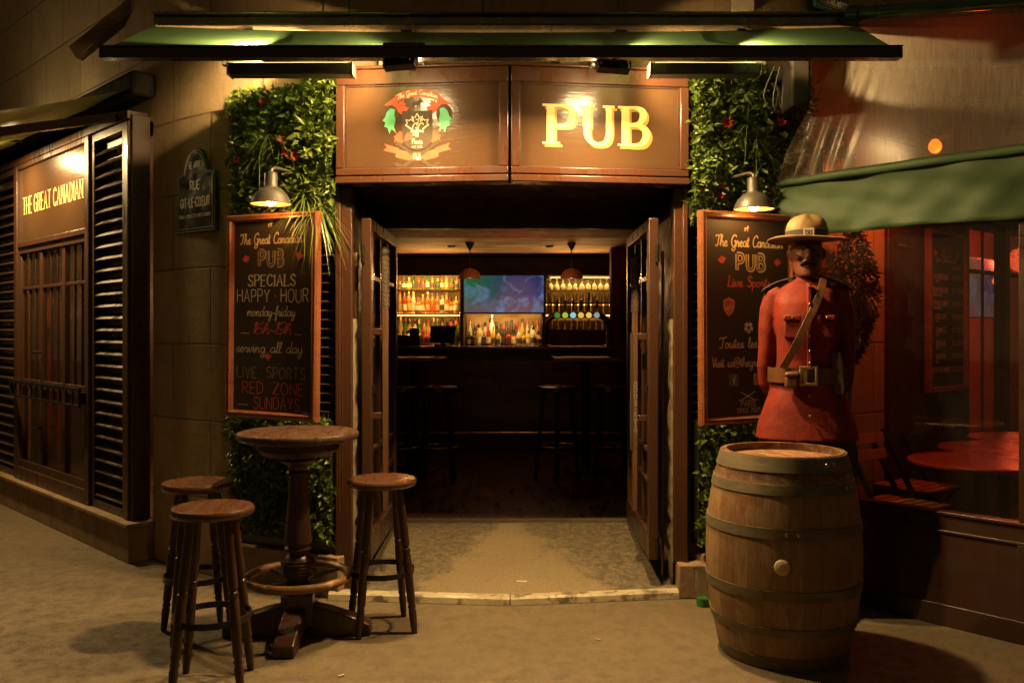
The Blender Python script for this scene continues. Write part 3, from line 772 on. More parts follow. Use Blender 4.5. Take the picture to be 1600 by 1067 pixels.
# ================================================================= FASCIA SIGNS
def fascia(loc, rz, W, label):
    t = thing("fascia_sign", loc, rz, label, "sign")
    z0, z1 = 2.305, 2.935
    m = MB()
    m.box(0,W,-.03,.06,z1-.085,z1); m.box(0,W,-.03,.06,z0+.045,z0+.085)
    m.box(0,.05,-.03,.06,z0+.085,z1-.085); m.box(W-.05,W,-.03,.06,z0+.085,z1-.085)
    m.box(-.0,W,-.045,.08,z0,z0+.038); m.box(0,W,-.04,.05,z1+.002,z1+.018)
    m.build("frame", "brown_paint", t, bevel=.005)
    m = MB(); m.box(.05,W-.05,-.006,.02,z0+.085,z1-.085)
    m.build("panel", "sign_panel", t)
    m = MB()
    for a,b,c,d in ((.05,W-.05,z1-.093,z1-.085),(.05,W-.05,z0+.085,z0+.093)): m.box(a,b,-.016,-.0065,c,d)
    for a,b in ((.05,.058),(W-.058,W-.05)): m.box(a,b,-.016,-.0065,z0+.0935,z1-.0935)
    m.build("moulding", "dark_brown_paint", t)
    return t
LP = Vector((-.975,4.99,0)); MP = Vector((-.012,4.9,0)); RP = Vector((.985,5.03,0))
d = MP-LP; wl = d.length; t = fascia(LP, math.atan2(d.y,d.x), wl-.006, "brown fascia sign with a painted shield crest of leaf, ribbons and crossed sticks")
# crest
cx, cz = .455, 2.625
yb = -.0065
def P(y): return Paint(y)
def arcband(p, x0, x1, zf, th, n=14):
    top = [(x0+(x1-x0)*i/n, zf(x0+(x1-x0)*i/n)+th/2) for i in range(n+1)]
    p.band(top, [(x, z-th) for x, z in top])
p = P(yb-.0005)                                                          # ribbons
arcband(p, cx-.125, cx+.125, lambda x: cz+.178-1.9*(x-cx)**2, .042)
for s_ in (-1,1):
    p.poly([(cx+s_*.118,cz+.165),(cx+s_*.185,cz+.115),(cx+s_*.165,cz+.108),(cx+s_*.175,cz+.088),(cx+s_*.112,cz+.122)])
p.done("ribbon", "crest_red", t); p = P(yb-.0005)
arcband(p, cx-.12, cx+.12, lambda x: cz-.172+1.6*(x-cx)**2, .048)
for s_ in (-1,1):
    p.poly([(cx+s_*.10,cz-.125),(cx+s_*.185,cz-.098),(cx+s_*.17,cz-.118),(cx+s_*.19,cz-.135),(cx+s_*.12,cz-.152)])
p.done("ribbon", "crest_red", t); p = P(yb-.0009)
for s_ in (-1,1): p.poly(maple(cx+s_*.10, cz+.095, .055, s_*.5)); p.poly(maple(cx+s_*.10, cz-.06, .05, s_*2.4))
p.done("red_leaves", "crest_red", t)
p = P(yb-.0016)
for s_ in (-1,1):
    p.stroke([(cx-s_*.125,cz-.085),(cx-s_*.1,cz-.105),(cx+s_*.07,cz-.222),(cx+s_*.085,cz-.227),(cx+s_*.125,cz-.208)], .017)
p.done("hockey_sticks", "crest_dark", t)
p = P(yb-.0024)
sh = [(-.085,.075),(.085,.075)]+[(.085*math.cos(a*math.pi/16)**.8, -.055-.085*math.sin(a*math.pi/16)) for a in range(0,8)]+[(0,-.145)]+[(-.085*math.cos(a*math.pi/16)**.8, -.055-.085*math.sin(a*math.pi/16)) for a in range(7,-1,-1)]
p.poly([(cx+x,cz+z+.005) for x,z in sh]); p.poly(moose(cx, cz+.115, .036))
for s_ in (-1,1):
    p.poly([(cx+s_*(.15+.045*math.cos(a)), cz+.06+.055*math.sin(a)) for a in [k*.45 for k in range(14)]])
p.done("shield", "crest_dark", t)
for s_ in (-1,1):
    p = P(yb-.0034); p.poly([(cx+s_*x, cz+z) for x,z in ((.125,.09),(.15,.095),(.17,.075),(.18,.045),(.195,.03),(.178,.018),(.185,-.005),(.165,-.012),(.155,-.045),(.145,-.02),(.12,-.035),(.13,-.005),(.122,.03),(.128,.06))])
    p.done("green_leaf", "crest_green", t)
p = P(yb-.0042)
ml = maple(cx, cz-.005, .07); p.stroke(ml+[ml[0]], .0055)
p.text("GC", cx, cz-.012, .05, 'scr', wd=.1, slant=.1); p.text("T", cx+.003, cz+.018, .035, 'scr', wd=.12)
p.text("Paris", cx, cz-.088, .03, 'scr', wd=.13); p.text("EST 2005", cx, cz-.12, .010, wd=.14)
p.done("leaf_outline", "cream_paint", t)
p = P(yb-.0046)
p.text("Pub", cx, cz-.172, .032, 'scr', wd=.14); p.text("The Great Canadian", cx+.002, cz+.181, .028, 'scr', width=.225, wd=.12, curve=1.9)
p.done("lettering", "pale_letter", t)
p = P(yb-.0040)
for k, (a,b_) in enumerate(((-.06,-.062),(-.045,-.072),(-.05,-.05),(-.035,-.06),(-.062,-.078))): p.dot(cx+a, cz+b_, .009)
p.done("berries", "crest_red", t)
d = RP-MP; wr = d.length; t = fascia(MP+d.normalized()*.004, math.atan2(d.y,d.x), wr-.004, "brown fascia sign with the large gold word PUB")
# big serif letters
def big_pub(t, cx, cz, H, W):
    for y, mat, ox, oz, nm in ((-.0072,"gold_shade",.014,-.014,"letter_shade"), (-.0108,"gold_letter",0,0,"lettering")):
        p = Paint(y); ex = 1
        u = H/10
        def S(pts, wd, sm=False, con=0):
            q = [(cx+ox+(a-12.6)*W/25.2, cz+oz+(b-5)*u) for a,b in pts]
            if sm: q = smoothpts(q, 8)
            p.stroke(q, wd*u, con)
        # P
        S([(1.9,0),(1.9,10)],2.0); S([(0,.3),(4.1,.3)],.6); S([(0,9.7),(3,9.7)],.6)
        S([(2.6,9.6),(4.6,9.6),(6.6,8.9),(7.0,7.1),(6.2,5.2),(4.4,4.7),(2.6,4.75)],1.9,True,.62)
        # U
        S([(10.4,10),(10.4,4.6)],2.0); S([(8.6,9.7),(12.3,9.7)],.6); S([(14.2,9.7),(17.0,9.7)],.6)
        S([(10.4,4.8),(10.5,2.4),(11.6,.8),(13.3,.35),(14.9,1.0),(15.6,2.8),(15.65,5),(15.65,9.8)],1.5,True,.5)
        # B
        S([(19.6,0),(19.6,10)],2.0); S([(17.8,.3),(20.6,.3)],.6); S([(17.8,9.7),(20.6,9.7)],.6)
        S([(20.3,9.65),(22.2,9.65),(23.6,8.9),(23.8,7.3),(22.8,5.8),(20.3,5.35)],1.8,True,.62)
        S([(20.3,5.3),(22.8,5.2),(24.3,4.2),(24.6,2.5),(23.6,.8),(22,.32),(20.3,.35)],1.95,True,.62)
        p.done(nm, mat, t)
big_pub(t, .475, 2.627, .222, .60)

# ================================================================= LEFT SHOPFRONT
sf = thing("shopfront", SFO, SFR, "brown wooden shopfront with lettered sign over a barred window between louvred shutters", "shopfront")
m = MB(); m.box(-7,-.0,0,.17,0,.225); m.box(-7,.012,-.018,.17,.2255,.255)
m.build("plinth", "plinth_stone", sf, bevel=.006)
def XS(a, b): return -b, -a
m = MB()
for a, b in ((.79,.87),(2.44,2.52)): x0,x1 = XS(a,b); m.box(x0,x1,.03,.12,.257,2.87)
x0,x1 = XS(.10,.17); m.box(x0,x1,.035,.165,.257,2.865)                 # corner post
x0,x1 = XS(.095,3.4); m.box(x0,x1,.03,.17,2.872,2.93)
x0,x1 = XS(.87,2.44); m.box(x0,x1,.035,.12,2.18,2.225); m.box(x0,x1,.032,.12,2.83,2.87); m.box(x0,x1,.03,.12,.257,.36)
m.build("frame", "door_paint", sf, bevel=.005)
m = MB(); x0,x1 = XS(.06,.10); m.box(x0,x1,.05,.168,.257,2.9); m.build("side_panel", "dark_brown_paint", sf, bevel=.004)
m = MB(); x0,x1 = XS(.87,2.44); m.box(x0,x1,.055,.09,2.225,2.83); m.build("sign_board", "sign_panel", sf)
p = Paint(.0535); p.text("THE GREAT CANADIAN", -1.655, 2.52, .135, width=1.38, wd=.115, serif=True, contrast=.55, gap=2.8); p.done("lettering", "gold_letter", sf)
for a, b in ((.175,.785),(2.525,3.35)):
    x0,x1 = XS(a,b); mm = louvres(None, x1-x0, .26, 2.868, y=.05, x0=x0, pitch=.082); mm.build("shutter", "louvre_paint", sf, smooth=0)
# window: frame with glazing bars and guard rail
wn = MB(); xa, xb = XS(.87,2.44); zb, zt = .36, 2.18
wn.box(xa,xb,.05,.11,zt-.05,zt); wn.box(xa,xb,.05,.11,zb,zb+.06)
nl = 3; lw = (xb-xa)/nl
for i in range(nl):
    a = xa+i*lw; b = a+lw
    wn.box(a,a+.028,.06,.10,zb+.06,zt-.05); wn.box(b-.028,b,.06,.10,zb+.06,zt-.05)
    wn.box(a+.035,b-.035,.06,.10,1.02,1.09); wn.box(a+.035,b-.035,.065,.095,1.83,1.855)
    for k in (1,2):
        x = a+.035+(lw-.07)*k/3; wn.box(x-.005,x+.005,.074,.094,1.09,1.83); wn.box(x-.005,x+.005,.0745,.0935,1.855,zt-.05)
wf = wn.build("window", "door_paint", sf, bevel=.003)
m = MB(); m.box(xa+.01,xb-.01,.082,.086,zb+.02,zt-.02); m.build("pane", "old_glass", wf, smooth=0)
m = MB(); m.box(xa-.03,xb+.03,-.02,.0,1.06,1.085); m.box(xa-.03,xb+.03,-.02,.0,.95,.965)
for i in range(13): x = xa-.02+(xb-xa+.04)*i/12; m.box(x-.006,x+.006,-.016,-.004,.966,1.059)
m.box(xa-.03,xa-.01,-.019,.03,.97,1.05); m.box(xb+.01,xb+.03,-.019,.03,.97,1.05)
m.build("guard_rail", "iron", sf)
for z in (.72,1.32):
    m = MB(); m.tube([(xa+lw*1.0-.05,.05,z),(xa+lw-.05,.02,z),(xa+lw+.05,.02,z),(xa+lw+.05,.05,z)],.008,8)
    m.build("handle", "iron", wf)
# room behind that window
m = MB(); m.box(-3.6,-.3,1.9,2.0,.17,2.9)
tag(m.build("side_room_wall", "interior_red", loc=SFO, rotz=SFR), kind="structure")
m = MB(); m.box(-3.7,-.25,.2,2.0,.1,.17)
tag(m.build("side_room_floor", "interior_floor", loc=SFO, rotz=SFR), kind="structure")
m = MB(); m.box(-3.7,-.2,.2,2.0,2.9,2.98)
tag(m.build("side_room_ceiling", "interior_dark", loc=SFO, rotz=SFR), kind="structure")
m = MB(); m.box(-3.7,-3.6,.2,2.0,.1,2.9)
tag(m.build("side_room_partition", "interior_dark", loc=SFO, rotz=SFR), kind="structure")
sl = thing("wall_sconce", sfw(-2.2,1.89,1.85), SFR, "small glowing globe sconce seen through the left shopfront window", "lamp")
m = MB(); m.lathe([(.02,-.02),(.05,.0),(.065,.045),(.05,.09),(.02,.11)],20,c=(0,-.09,0)); m.build("globe", "bulb_glow", sl)
m = MB(); m.lathe([(.04,0),(.04,.02)],16,c=(0,0,-.03)); m.bar((0,0,-.02),(0,-.09,-.03),.02,.02); m.build("bracket", "brass", sl)
lamp('POINT', "sconce_light", (0,-.2,.1), 70, (1,.5,.2), sl, shadow_soft_size=.05)
cl = MB()                                                               # red curtains inside
for k, (ca, cb) in enumerate(((.9,1.16),(2.1,2.42))):
    n = 40; A = []
    for i in range(n+1):
        x = -(ca+(cb-ca)*i/n); y = .24+.02*math.sin(i*1.5)
        A.append([(x,y,.4),(x,y,2.3),(x,y+.006,2.3),(x,y+.006,.4)])
    c_ = MB(); c_.loft(A); o = c_.build("curtain", "interior_bright_red", smooth=60, loc=SFO, rotz=SFR)
    tag(o, ["red curtain inside the left shopfront window, nearer the street corner", "red curtain inside the left shopfront window, farther down the street"][k], "curtain", "curtains in the left window")
# small lamps over that sign
def small_flood(x, lbl):
    t = thing("sign_lamp", sfw(x,0,2.955), SFR, lbl, "lamp", "lamps over the side sign")
    m = MB(); m.bar((0,.16,.05),(0,-.26,.06),.02,.02); m.build("arm", "iron", t)
    b = MB(); M = Matrix.Translation((0,-.31,.05)) @ Matrix.Rotation(R(28),4,'X')
    b.box(-.06,.06,-.02,.03,-.045,.045,M); b.build("housing", "grey_box", t, bevel=.005)
    f_ = MB(); f_.box(-.052,.052,.0305,.034,-.038,.038,M); f_.build("lens", "flood_face", t)
    lamp('AREA', "sign_lamp_light", (0,-.33,-.05), 45, (1,.66,.28), t, shape='RECTANGLE', size=.12, size_y=.08, rot=(R(4),0,0))
    lamp('POINT', "sign_lamp_spill", (0,-.40,.0), 2.6, (1,.66,.28), t, shadow_soft_size=.03)
small_flood(-1.25, "small flood lamp over the side sign, nearer the street corner")
small_flood(-2.1, "small flood lamp over the side sign, farther down the street")

# ================================================================= AWNINGS
aw = thing("door_awning", (0,0,0), 0, "green fabric awning with dark front bar stretched over the pub door", "awning")
m = MB(); m.box(-2.0,1.93,4.99,5.08,3.195,3.245); m.box(-2.0,1.93,4.96,5.05,3.247,3.262)
m.build("cassette", "cassette", aw, bevel=.008)
m = MB(); n = 40; L = []
def fab(u, v):   # u along, v from wall to bar
    x = -2.0+3.93*u if v == 0 else (-2.0+3.93*u)*(1-v)+(-2.03+3.95*u)*v
    sag = .022*math.sin(math.pi*u)+.008*math.sin(u*9)
    y = 4.985*(1-v)+4.47*v; z = 3.185*(1-v)+2.897*v - sag*math.sin(math.pi*min(1,v*.8+.1)) - .03*math.sin(math.pi*u)*(1-v)
    return (x,y,z)
nv = 8
vs = [fab(i/n, j/nv) for j in range(nv+1) for i in range(n+1)]
vs2 = [(x,y,z+.003) for x,y,z in vs]
fs = [(j*(n+1)+i, j*(n+1)+i+1, (j+1)*(n+1)+i+1, (j+1)*(n+1)+i) for j in range(nv) for i in range(n)]
m.add(vs, [f[::-1] for f in fs]); m.build("fabric", "awning_fabric", aw, smooth=60)
m = MB(); m.box(-2.035,1.925,4.41,4.475,2.838,2.890); m.box(-2.035,1.925,4.402,4.48,2.8905,2.898)
m.build("front_bar", "awning_bar", aw, bevel=.012, seg=3)
for xa, xb in ((-1.47,-.86),(.74,1.28)):
    m = MB(); s_ = -1 if xa < 0 else 1
    o_, i_ = (xa, xb) if s_ < 0 else (xb, xa)
    m.bar((o_,5.02,3.16),(o_,4.74,2.90),.05,.06); m.bar((o_+.06*s_,4.74,2.905),(i_,4.62,2.905),.03,.03); m.bar((i_,4.60,2.905),(o_-.35*s_,4.46,2.89),.03,.03)
    m.tube([(i_,4.62,2.885),(i_,4.62,2.925)],.02,12); m.tube([(o_,4.74,2.885),(o_,4.74,2.93)],.02,12)
    m.build("folding_arm", "black_paint", aw, bevel=.006)
for x in (-1.75,-.6,.62,1.7):
    m = MB(); m.box(x-.03,x+.03,5.08,5.52 if abs(x) > 1 else 5.16,3.18,3.235); m.build("bracket", "iron", aw)

la = thing("side_awning", SFO, SFR, "yellow-green awning over the left shopfront, lit from underneath", "awning")
m = MB(); n = 30; L = []
vs = []
for j in range(7):
    for i in range(n+1):
        x = -5.5*i/n-.05; v = j/6
        vs.append((x, .1-1.25*v, 3.08-.42*v-.02*math.sin(math.pi*v)+.006*math.sin(i*1.3)))
m.add(vs, [(j*(n+1)+i, j*(n+1)+i+1, (j+1)*(n+1)+i+1, (j+1)*(n+1)+i) for j in range(6) for i in range(n)])
m.build("fabric", "yellow_fabric", la, smooth=60)
m = MB(); m.box(-5.6,-.02,-1.2,-1.14,2.585,2.645); m.build("front_bar", "awning_bar", la, bevel=.01)
m = MB(); m.box(-5.6,.06,.0,.165,3.0,3.16); m.build("cassette", "matte_black", la, bevel=.03, seg=3)
for x in (-.25,-3.6):
    m = MB(); m.bar((x,.1,2.93),(x-.55,-.55,2.80),.04,.06); m.bar((x-.55,-.55,2.80),(x-.05,-1.14,2.62),.035,.05); m.tube([(x-.55,-.55,2.76),(x-.55,-.55,2.85)],.03,12)
    m.build("folding_arm", "awning_bar", la, bevel=.005)

# ================================================================= FLOODLIGHTS over the fascia
FLC = (1,.64,.26)
def flood(loc, aim, label, power):
    t = thing("floodlight", loc, 0, label, "floodlight", "floodlights over the door sign")
    sd = -1 if loc[0] < 0 else 1
    q = (Vector(aim)-Vector(loc)).to_track_quat('-Z','Y'); M = q.to_matrix().to_4x4()
    b = MB(); b.box(-.085,.085,-.06,.06,.0,.045,M)
    for k in range(6): b.box(-.075+.027*k,-.068+.027*k,-.05,.05,.045,.062,M)
    b.build("housing", "black_paint", t, bevel=.004)
    f_ = MB(); f_.box(-.074,.074,-.05,.05,-.004,-.0005,M); f_.build("lens", "flood_face", t)
    s2_ = lamp('SPOT', "added_up_beam", (sd*.10,4.78-loc[1],-.06), 45, FLC, t, shadow_soft_size=.03, spot_size=R(130), spot_blend=.5)  # added spot without a fitting of its own, brightens the awning fabric
    s2_.rotation_euler = Vector((sd*1.0,-.12,.25)).to_track_quat('-Z','Y').to_euler()
    sb = MB(); sx_ = -1 if loc[0] < 0 else 1; yy_ = 4.63-loc[1]
    sb.box(min(sx_*.01,sx_*.055),max(sx_*.01,sx_*.055),yy_-.035,yy_+.035,.03,.09); sb.build("added_side_housing", "black_paint", t, bevel=.004)
    sb = MB(); sb.box(min(sx_*.056,sx_*.060),max(sx_*.056,sx_*.060),yy_-.03,yy_+.03,.035,.085); sb.build("added_side_lens", "flood_face", t)  # housing and glowing lens made up to carry the added side spot
    br = MB(); br.bar((-.1,0,.0),(-.1,.06,.02),.012,.03); br.bar((.1,0,.0),(.1,.06,.02),.012,.03); br.bar((-.1,.06,.02),(.1,.06,.02),.03,.012)
    br.bar((0,.06,.02),(0,.34,.085),.03,.02); br.bar((0,.34,.085),(0,5.13-loc[1],.085),.03,.02); br.build("bracket", "black_paint", t)
    o = lamp('AREA', "floodlight_beam", (Vector((0,0,0))+q @ Vector((0,0,-.02))), power, FLC, t, shape='RECTANGLE', size=.14, size_y=.09)
    o.rotation_euler = (R(-24),0,0)
    lamp('POINT', "floodlight_spill", (0,.10,-.03), power*.035, FLC, t, shadow_soft_size=.03)
    # second bracket, beam and spill, before the added side spot
    br = MB(); br.bar((-.1,0,.01),(-.1,.04,.10),.012,.03); br.bar((.1,0,.01),(.1,.04,.10),.012,.03); br.bar((-.1,.04,.1),(.1,.04,.1),.03,.012)
    br.bar((0,.04,.10),(0,5.13-loc[1],.115),.03,.02); br.build("bracket", "black_paint", t)
    o = lamp('AREA', "floodlight_beam", (Vector((0,0,0))+q @ Vector((0,0,-.02))), power, FLC, t, shape='RECTANGLE', size=.14, size_y=.09)
    o.rotation_euler = (R(-24),0,0)
    lamp('POINT', "floodlight_spill", (0,.10,-.03), power*.04, FLC, t, shadow_soft_size=.03)
    # added side spot, no such fitting there, brightens the stone wall
    sp_ = lamp('SPOT', "added_side_beam", (sd*.08,4.63-loc[1],.06), 85, FLC, t, shadow_soft_size=.03, spot_size=R(150), spot_blend=.5)
    sp_.rotation_euler = Vector((sd*1.0,.22 if sd < 0 else .05,-.02)).to_track_quat('-Z','Y').to_euler()
flood((-.545,4.50,2.842), (-.42,4.9,2.62), "black floodlight under the awning above the crest sign", 75)
flood((.50,4.56,2.842), (.40,4.95,2.62), "black floodlight under the awning above the word PUB", 75)

def bar_lamp(x0, x1, aim, el, label, pw, lx):
    sd = -1 if x0 < 0 else 1; c = (x0+x1)/2; h = abs(x1-x0)/2
    t = thing("bar_lamp", (c,4.66,2.845), 0, label, "lamp", "long black lamps under the awning ends")
    m = MB(); m.box(-h,h,-.045,.045,-.03,.03); m.box(-h-.012,-h,-.05,.05,-.034,.034); m.box(h,h+.012,-.05,.05,-.034,.034); m.build("housing", "black_paint", t, bevel=.005)
    m = MB(); m.box(-h+.02,h-.02,-.03,.03,.031,.034); m.build("lens", "bar_lens", t)
    m = MB()
    for x in (-.02 if sd < 0 else .02,): m.bar((x,0,.02),(x,.10,.16),.02,.02); m.bar((x,.10,.16),(x,.36,.30),.02,.02)
    m.build("bracket", "iron", t)
    o = lamp('SPOT', "bar_lamp_beam", (lx-c,0,.058), pw, FLC, t, shadow_soft_size=.035, spot_size=R(104), spot_blend=.12)
    d = Vector(aim); d.z = 0; d.normalize(); d.z = math.tan(R(el)); o.rotation_euler = d.to_track_quat('-Z','Y').to_euler()
bar_lamp(-1.46,-.83,(-1.15,1.0,0),40,"long black lamp under the awning's left end, above the leafy panel",480,-1.32)
bar_lamp(.72,1.28,(1.0,-.15,0),33,"long black lamp under the awning's right end, above the leafy panel",150,1.20)

# cream junction boxes on the stone
for i, (px, py, Y, wd, hg, lbl) in enumerate(((439,2,5.32,.10,.16,"cream box on the stone above the awning, left of centre"),(1160,0,5.32,.13,.14,"cream box on the stone above the awning, right of centre"),(603,101,5.06,.07,.06,"small cream box just above the crest sign"),(889,94,5.04,.10,.06,"small cream box just above the PUB sign"))):
    c = at(px,py,Y); m = MB(); m.box(-wd/2,wd/2,0,.10,-hg/2,hg/2); m.box(-wd/2-.004,wd/2+.004,-.012,-.0005,-hg/2-.004,hg/2+.004)
    m.tube([(wd*.3,.05,-hg/2),(wd*.3,.06,-hg/2-.06),(wd*.2,.09,-hg/2-.12)],.006,6)
    tag(m.build("junction_box", "grey_box", bevel=.006, loc=c), lbl, "box", "cream boxes on the stone wall")
# timbers high on the left
for i, (p0, p1, w_, lbl) in enumerate((((118,85),(235,-10),.10,"slanting timber beam high on the dark left wall"),((292,-12),(318,26),.05,"leftmost of three thin battens above the awning's left end"),((322,-12),(330,26),.05,"middle of three thin battens above the awning's left end"),((338,-12),(340,26),.05,"rightmost of three thin battens above the awning's left end"))):
    Y = 6.25 if i == 0 else 5.75
    m = MB(); a = at(*p0, Y); b = at(*p1, Y-.1); m.bar(a, b, .08, w_)
    tag(m.build("timber_batten" if i else "timber_beam", "timber", bevel=.006), lbl, "timber")

# ================================================================= GREEN WALLS
def leaf(mb, p, d, nrm, L, W):
    x = d.cross(nrm); x.normalize(); up = x.cross(d)
    a = p; b = p+d*L*.45+x*W*.5+up*W*.12; c = p+d*L-up*L*.12; e = p+d*L*.45-x*W*.5+up*W*.12; mid = p+d*L*.5-up*W*.02
    o = len(mb.v); mb.v += [tuple(a),tuple(b),tuple(c),tuple(e),tuple(mid)]
    mb.f += [(o,o+1,o+4),(o+1,o+2,o+4),(o+2,o+3,o+4),(o+3,o,o+4)]; mb.mi += [mb.cur]*4
def rdir(r, out=(0,-1,0), spread=1.0):
    v = Vector((r.gauss(0,1),r.gauss(0,1),r.gauss(0,1))); v.normalize()
    d = Vector(out)+v*spread; d.normalize(); return d
def blades(mb, c, n, L, r, out=(0,-1,0), droop=.6, wd=.006, spread=.9):
    for _ in range(n):
        d = rdir(r, out, spread); l = L*r.uniform(.5,1.1); P_ = []
        x = d.cross(Vector((0,0,1))); 
        if x.length < .05: x = Vector((1,0,0))
        x.normalize(); base = Vector(c)
        K = 6; q = []
        for i in range(K+1):
            t = i/K; pp = base+d*l*t+Vector((0,0,-droop*l*t*t)); ww = wd*(1-t)**.6*.5+.0004
            q += [pp+x*ww, pp-x*ww]
        o = len(mb.v); mb.v += [tuple(v) for v in q]
        for i in range(K): mb.f.append((o+2*i,o+2*i+1,o+2*i+3,o+2*i+2)); mb.mi.append(mb.cur)
def green(org, rz, x0, x1, z0, z1, seed, label, n, extra=None, ragged=.02):
    r = random.Random(seed)
    t = thing("green_wall_panel", (org.x,org.y,0), rz, label, "plant panel", "leafy panels beside the door")
    m = MB(); m.box(x0+.01,x1-.01,-.02,.025,z0+.01,z1-.01); m.build("backing", "black_paint", t)
    lv = MB()
    clumps = [(r.uniform(x0,x1), r.uniform(z0,z1), r.uniform(.05,.11), r.uniform(.01,.05)) for _ in range(int((x1-x0)*(z1-z0)*60))]
    for _ in range(n):
        x = r.uniform(x0-ragged,x1+ragged); z = r.uniform(z0-ragged,z1+ragged)
        b = 0
        for cx_, cz_, cr, ch in clumps:
            q = ((x-cx_)**2+(z-cz_)**2)/cr**2
            if q < 1: b = max(b, ch*(1-q))
        y = -.03-b-r.uniform(0,.025)
        if r.random() < .12: y -= r.uniform(0,.05)
        d = rdir(r, (0,-.55,.25 if r.random() < .6 else -.5), .9)
        if d.y > .25: d.y = -d.y
        q_ = 1.55 if r.random() < .12 else 1
        leaf(lv, Vector((x,y,z)), d, rdir(r,(0,-1,.3),.5), r.uniform(.024,.052)*q_, r.uniform(.014,.026)*q_)
    lv.build("foliage", "leaf", t, smooth=0)
    if extra: extra(t, r)
    return t
def rosette(t, r, spots, mat="leaf_light", L=.085, n=26, name="rosette"):
    m = MB()
    for (x,z,k) in spots:
        for _ in range(int(n*k)):
            a = r.uniform(0,6.28); d = Vector((math.cos(a),-r.uniform(.2,1.1),math.sin(a))); d.normalize()
            leaf(m, Vector((x+r.gauss(0,.02),-.07,z+r.gauss(0,.02))), d, rdir(r,(0,-1,.4),.3), L*r.uniform(.6,1.1), L*.28)
    m.build(name, mat, t, smooth=0)
def flowers(t, r, spots, mat="flower_red", s=.034):
    for x,z,k in spots:
        m = MB()
        for ring in range(2):
            for j in range(6+ring):
                a = j*6.283/(6+ring)+ring*.4+r.uniform(-.2,.2); d = Vector((math.cos(a),-.5-.5*ring,math.sin(a))); d.normalize()
                leaf(m, Vector((x,-.085-.006*ring,z)), d, Vector((0,-1,.1)), s*k*r.uniform(.8,1.15), s*k*.55)
        m.build("flower", mat, t, smooth=0)
def up_left(t, r):
    rosette(t, r, [(.62,2.62,1.2),(.55,2.40,1.1),(.40,2.42,.8),(.66,2.50,.7),(.50,2.28,.9),(.64,2.32,.8)])
    rosette(t, r, [(.26,2.13,1.6),(.18,2.12,1.1),(.36,2.12,1.4),(.42,2.13,1)], "leaf_dry", .05, 30, "dry_leaves")
    g1 = MB()
    for c in ((.33,-.07,2.62),(.42,-.07,2.55),(.28,-.07,2.5)): blades(g1, c, 34, .24, r, (0,-.7,.1), .35, .005, 1.0)
    blades(g1, (.60,-.06,2.24), 110, .27, r, (.1,-.3,-.5), .5, .006, 1.0); blades(g1, (.68,-.06,2.19), 100, .29, r, (.2,-.25,-.6), .55, .005, .9)
    g1.build("grass_tuft", "leaf_grass", t, smooth=0)
    flowers(t, r, [(.33,2.80,1),(.09,2.72,.9),(.14,2.48,1),(.50,2.50,1.2),(.56,2.47,1.1)]); flowers(t, r, [(.49,2.56,1.3)], "flower_orange", .04)
green(FA, FAR, .075,.765,2.12,2.87,3,"leafy green panel with red flowers and hanging grass, above the specials board",4200,up_left)
def lo_left(t, r):
    rosette(t, r, [(.06,.92,.8),(.14,.96,.7),(.3,.97,.6),(.03,.62,.7)], "leaf", .06)
    flowers(t, r, [(.60,.82,1.3)], "flower_orange", .045); flowers(t, r, [(.12,.52,1.3),(.36,.85,.8)])
green(FA, FAR, .075,.745,.35,1.0,4,"leafy green panel with red flowers, below the specials board behind the bar table",3300,lo_left)
def up_right(t, r):
    rosette(t, r, [(.62,2.40,1.0),(.66,2.32,.8),(.58,2.3,.6),(.20,2.42,.6)], "leaf_light", .075)
    g1 = MB()
    for c in ((.42,-.07,2.6),(.5,-.07,2.5),(.36,-.07,2.68)): blades(g1, c, 26, .26, r, (0,-.7,.1), .4, .004, 1.0)
    g1.build("grass_tuft", "leaf_grass", t, smooth=0)
    flowers(t, r, [(.19,2.66,1.2),(.17,2.29,1),(.15,2.25,.8)]); flowers(t, r, [(.55,2.76,1),(.58,2.7,1)], "flower_red")
green(FC, FCR, .0,.82,2.12,2.985,5,"leafy green panel with red flowers, above the sports board",4200,up_right)
green(FC, FCR, .05,.80,.30,1.0,6,"leafy green panel without flowers, below the sports board behind the barrel",3300,None)

# ================================================================= BLACKBOARDS
def board(org, rz, off, xc, zc, W, H, label, cat="blackboard", roll=0, fr=.042, grp="framed blackboards"):
    base = Vector((org.x,org.y,0)) + Matrix.Rotation(rz,3,'Z') @ Vector((xc,off,0))
    t = thing("blackboard", (base.x,base.y,zc), rz, label, cat, grp); t.rotation_euler = (0,roll,rz)
    m = MB()
    prof = [(0,0),(0,-.034),(.010,-.044),(.020,-.040),(.030,-.044),(fr-.004,-.034),(fr,-.016),(fr,0)]
    cs = [(-W/2,-H/2,1,1),(W/2,-H/2,-1,1),(W/2,H/2,-1,-1),(-W/2,H/2,1,-1)]
    rings = []
    for x,z,sx,sz in cs+cs[:1]: rings.append([(x+sx*a,b,z+sz*a) for a,b in prof])
    m.loft(rings, caps=False); m.build("frame", "board_wood", t, smooth=35)
    m = MB(); m.box(-W/2+.01,W/2-.01,-.014,-.001,-H/2+.01,H/2-.01); m.build("slate", "slate", t)
    return t
Y0 = -.0145
bl = board(FA, FAR, -.125, .432, 1.573, .64, 1.15, "wood-framed chalkboard reading PUB SPECIALS happy hour, left of the door", roll=R(.6))
sv = 5.08/1400
def LV(y): return (494-y)*sv
def LU(px): return (px-436)/144*.655
def outline_text(p, txt, cx, cz, h, width, wd, o=.5):
    p.text(txt, cx, cz, h, width=width, wd=wd)
p = Paint(Y0)
p.text("The Great Canadian", LU(432), LV(373), .062, 'scr', width=.44, wd=0.111, slant=.12)
p.poly(moose(LU(432), LV(352), .018)); p.done("chalk_title", "cream_paint", bl)
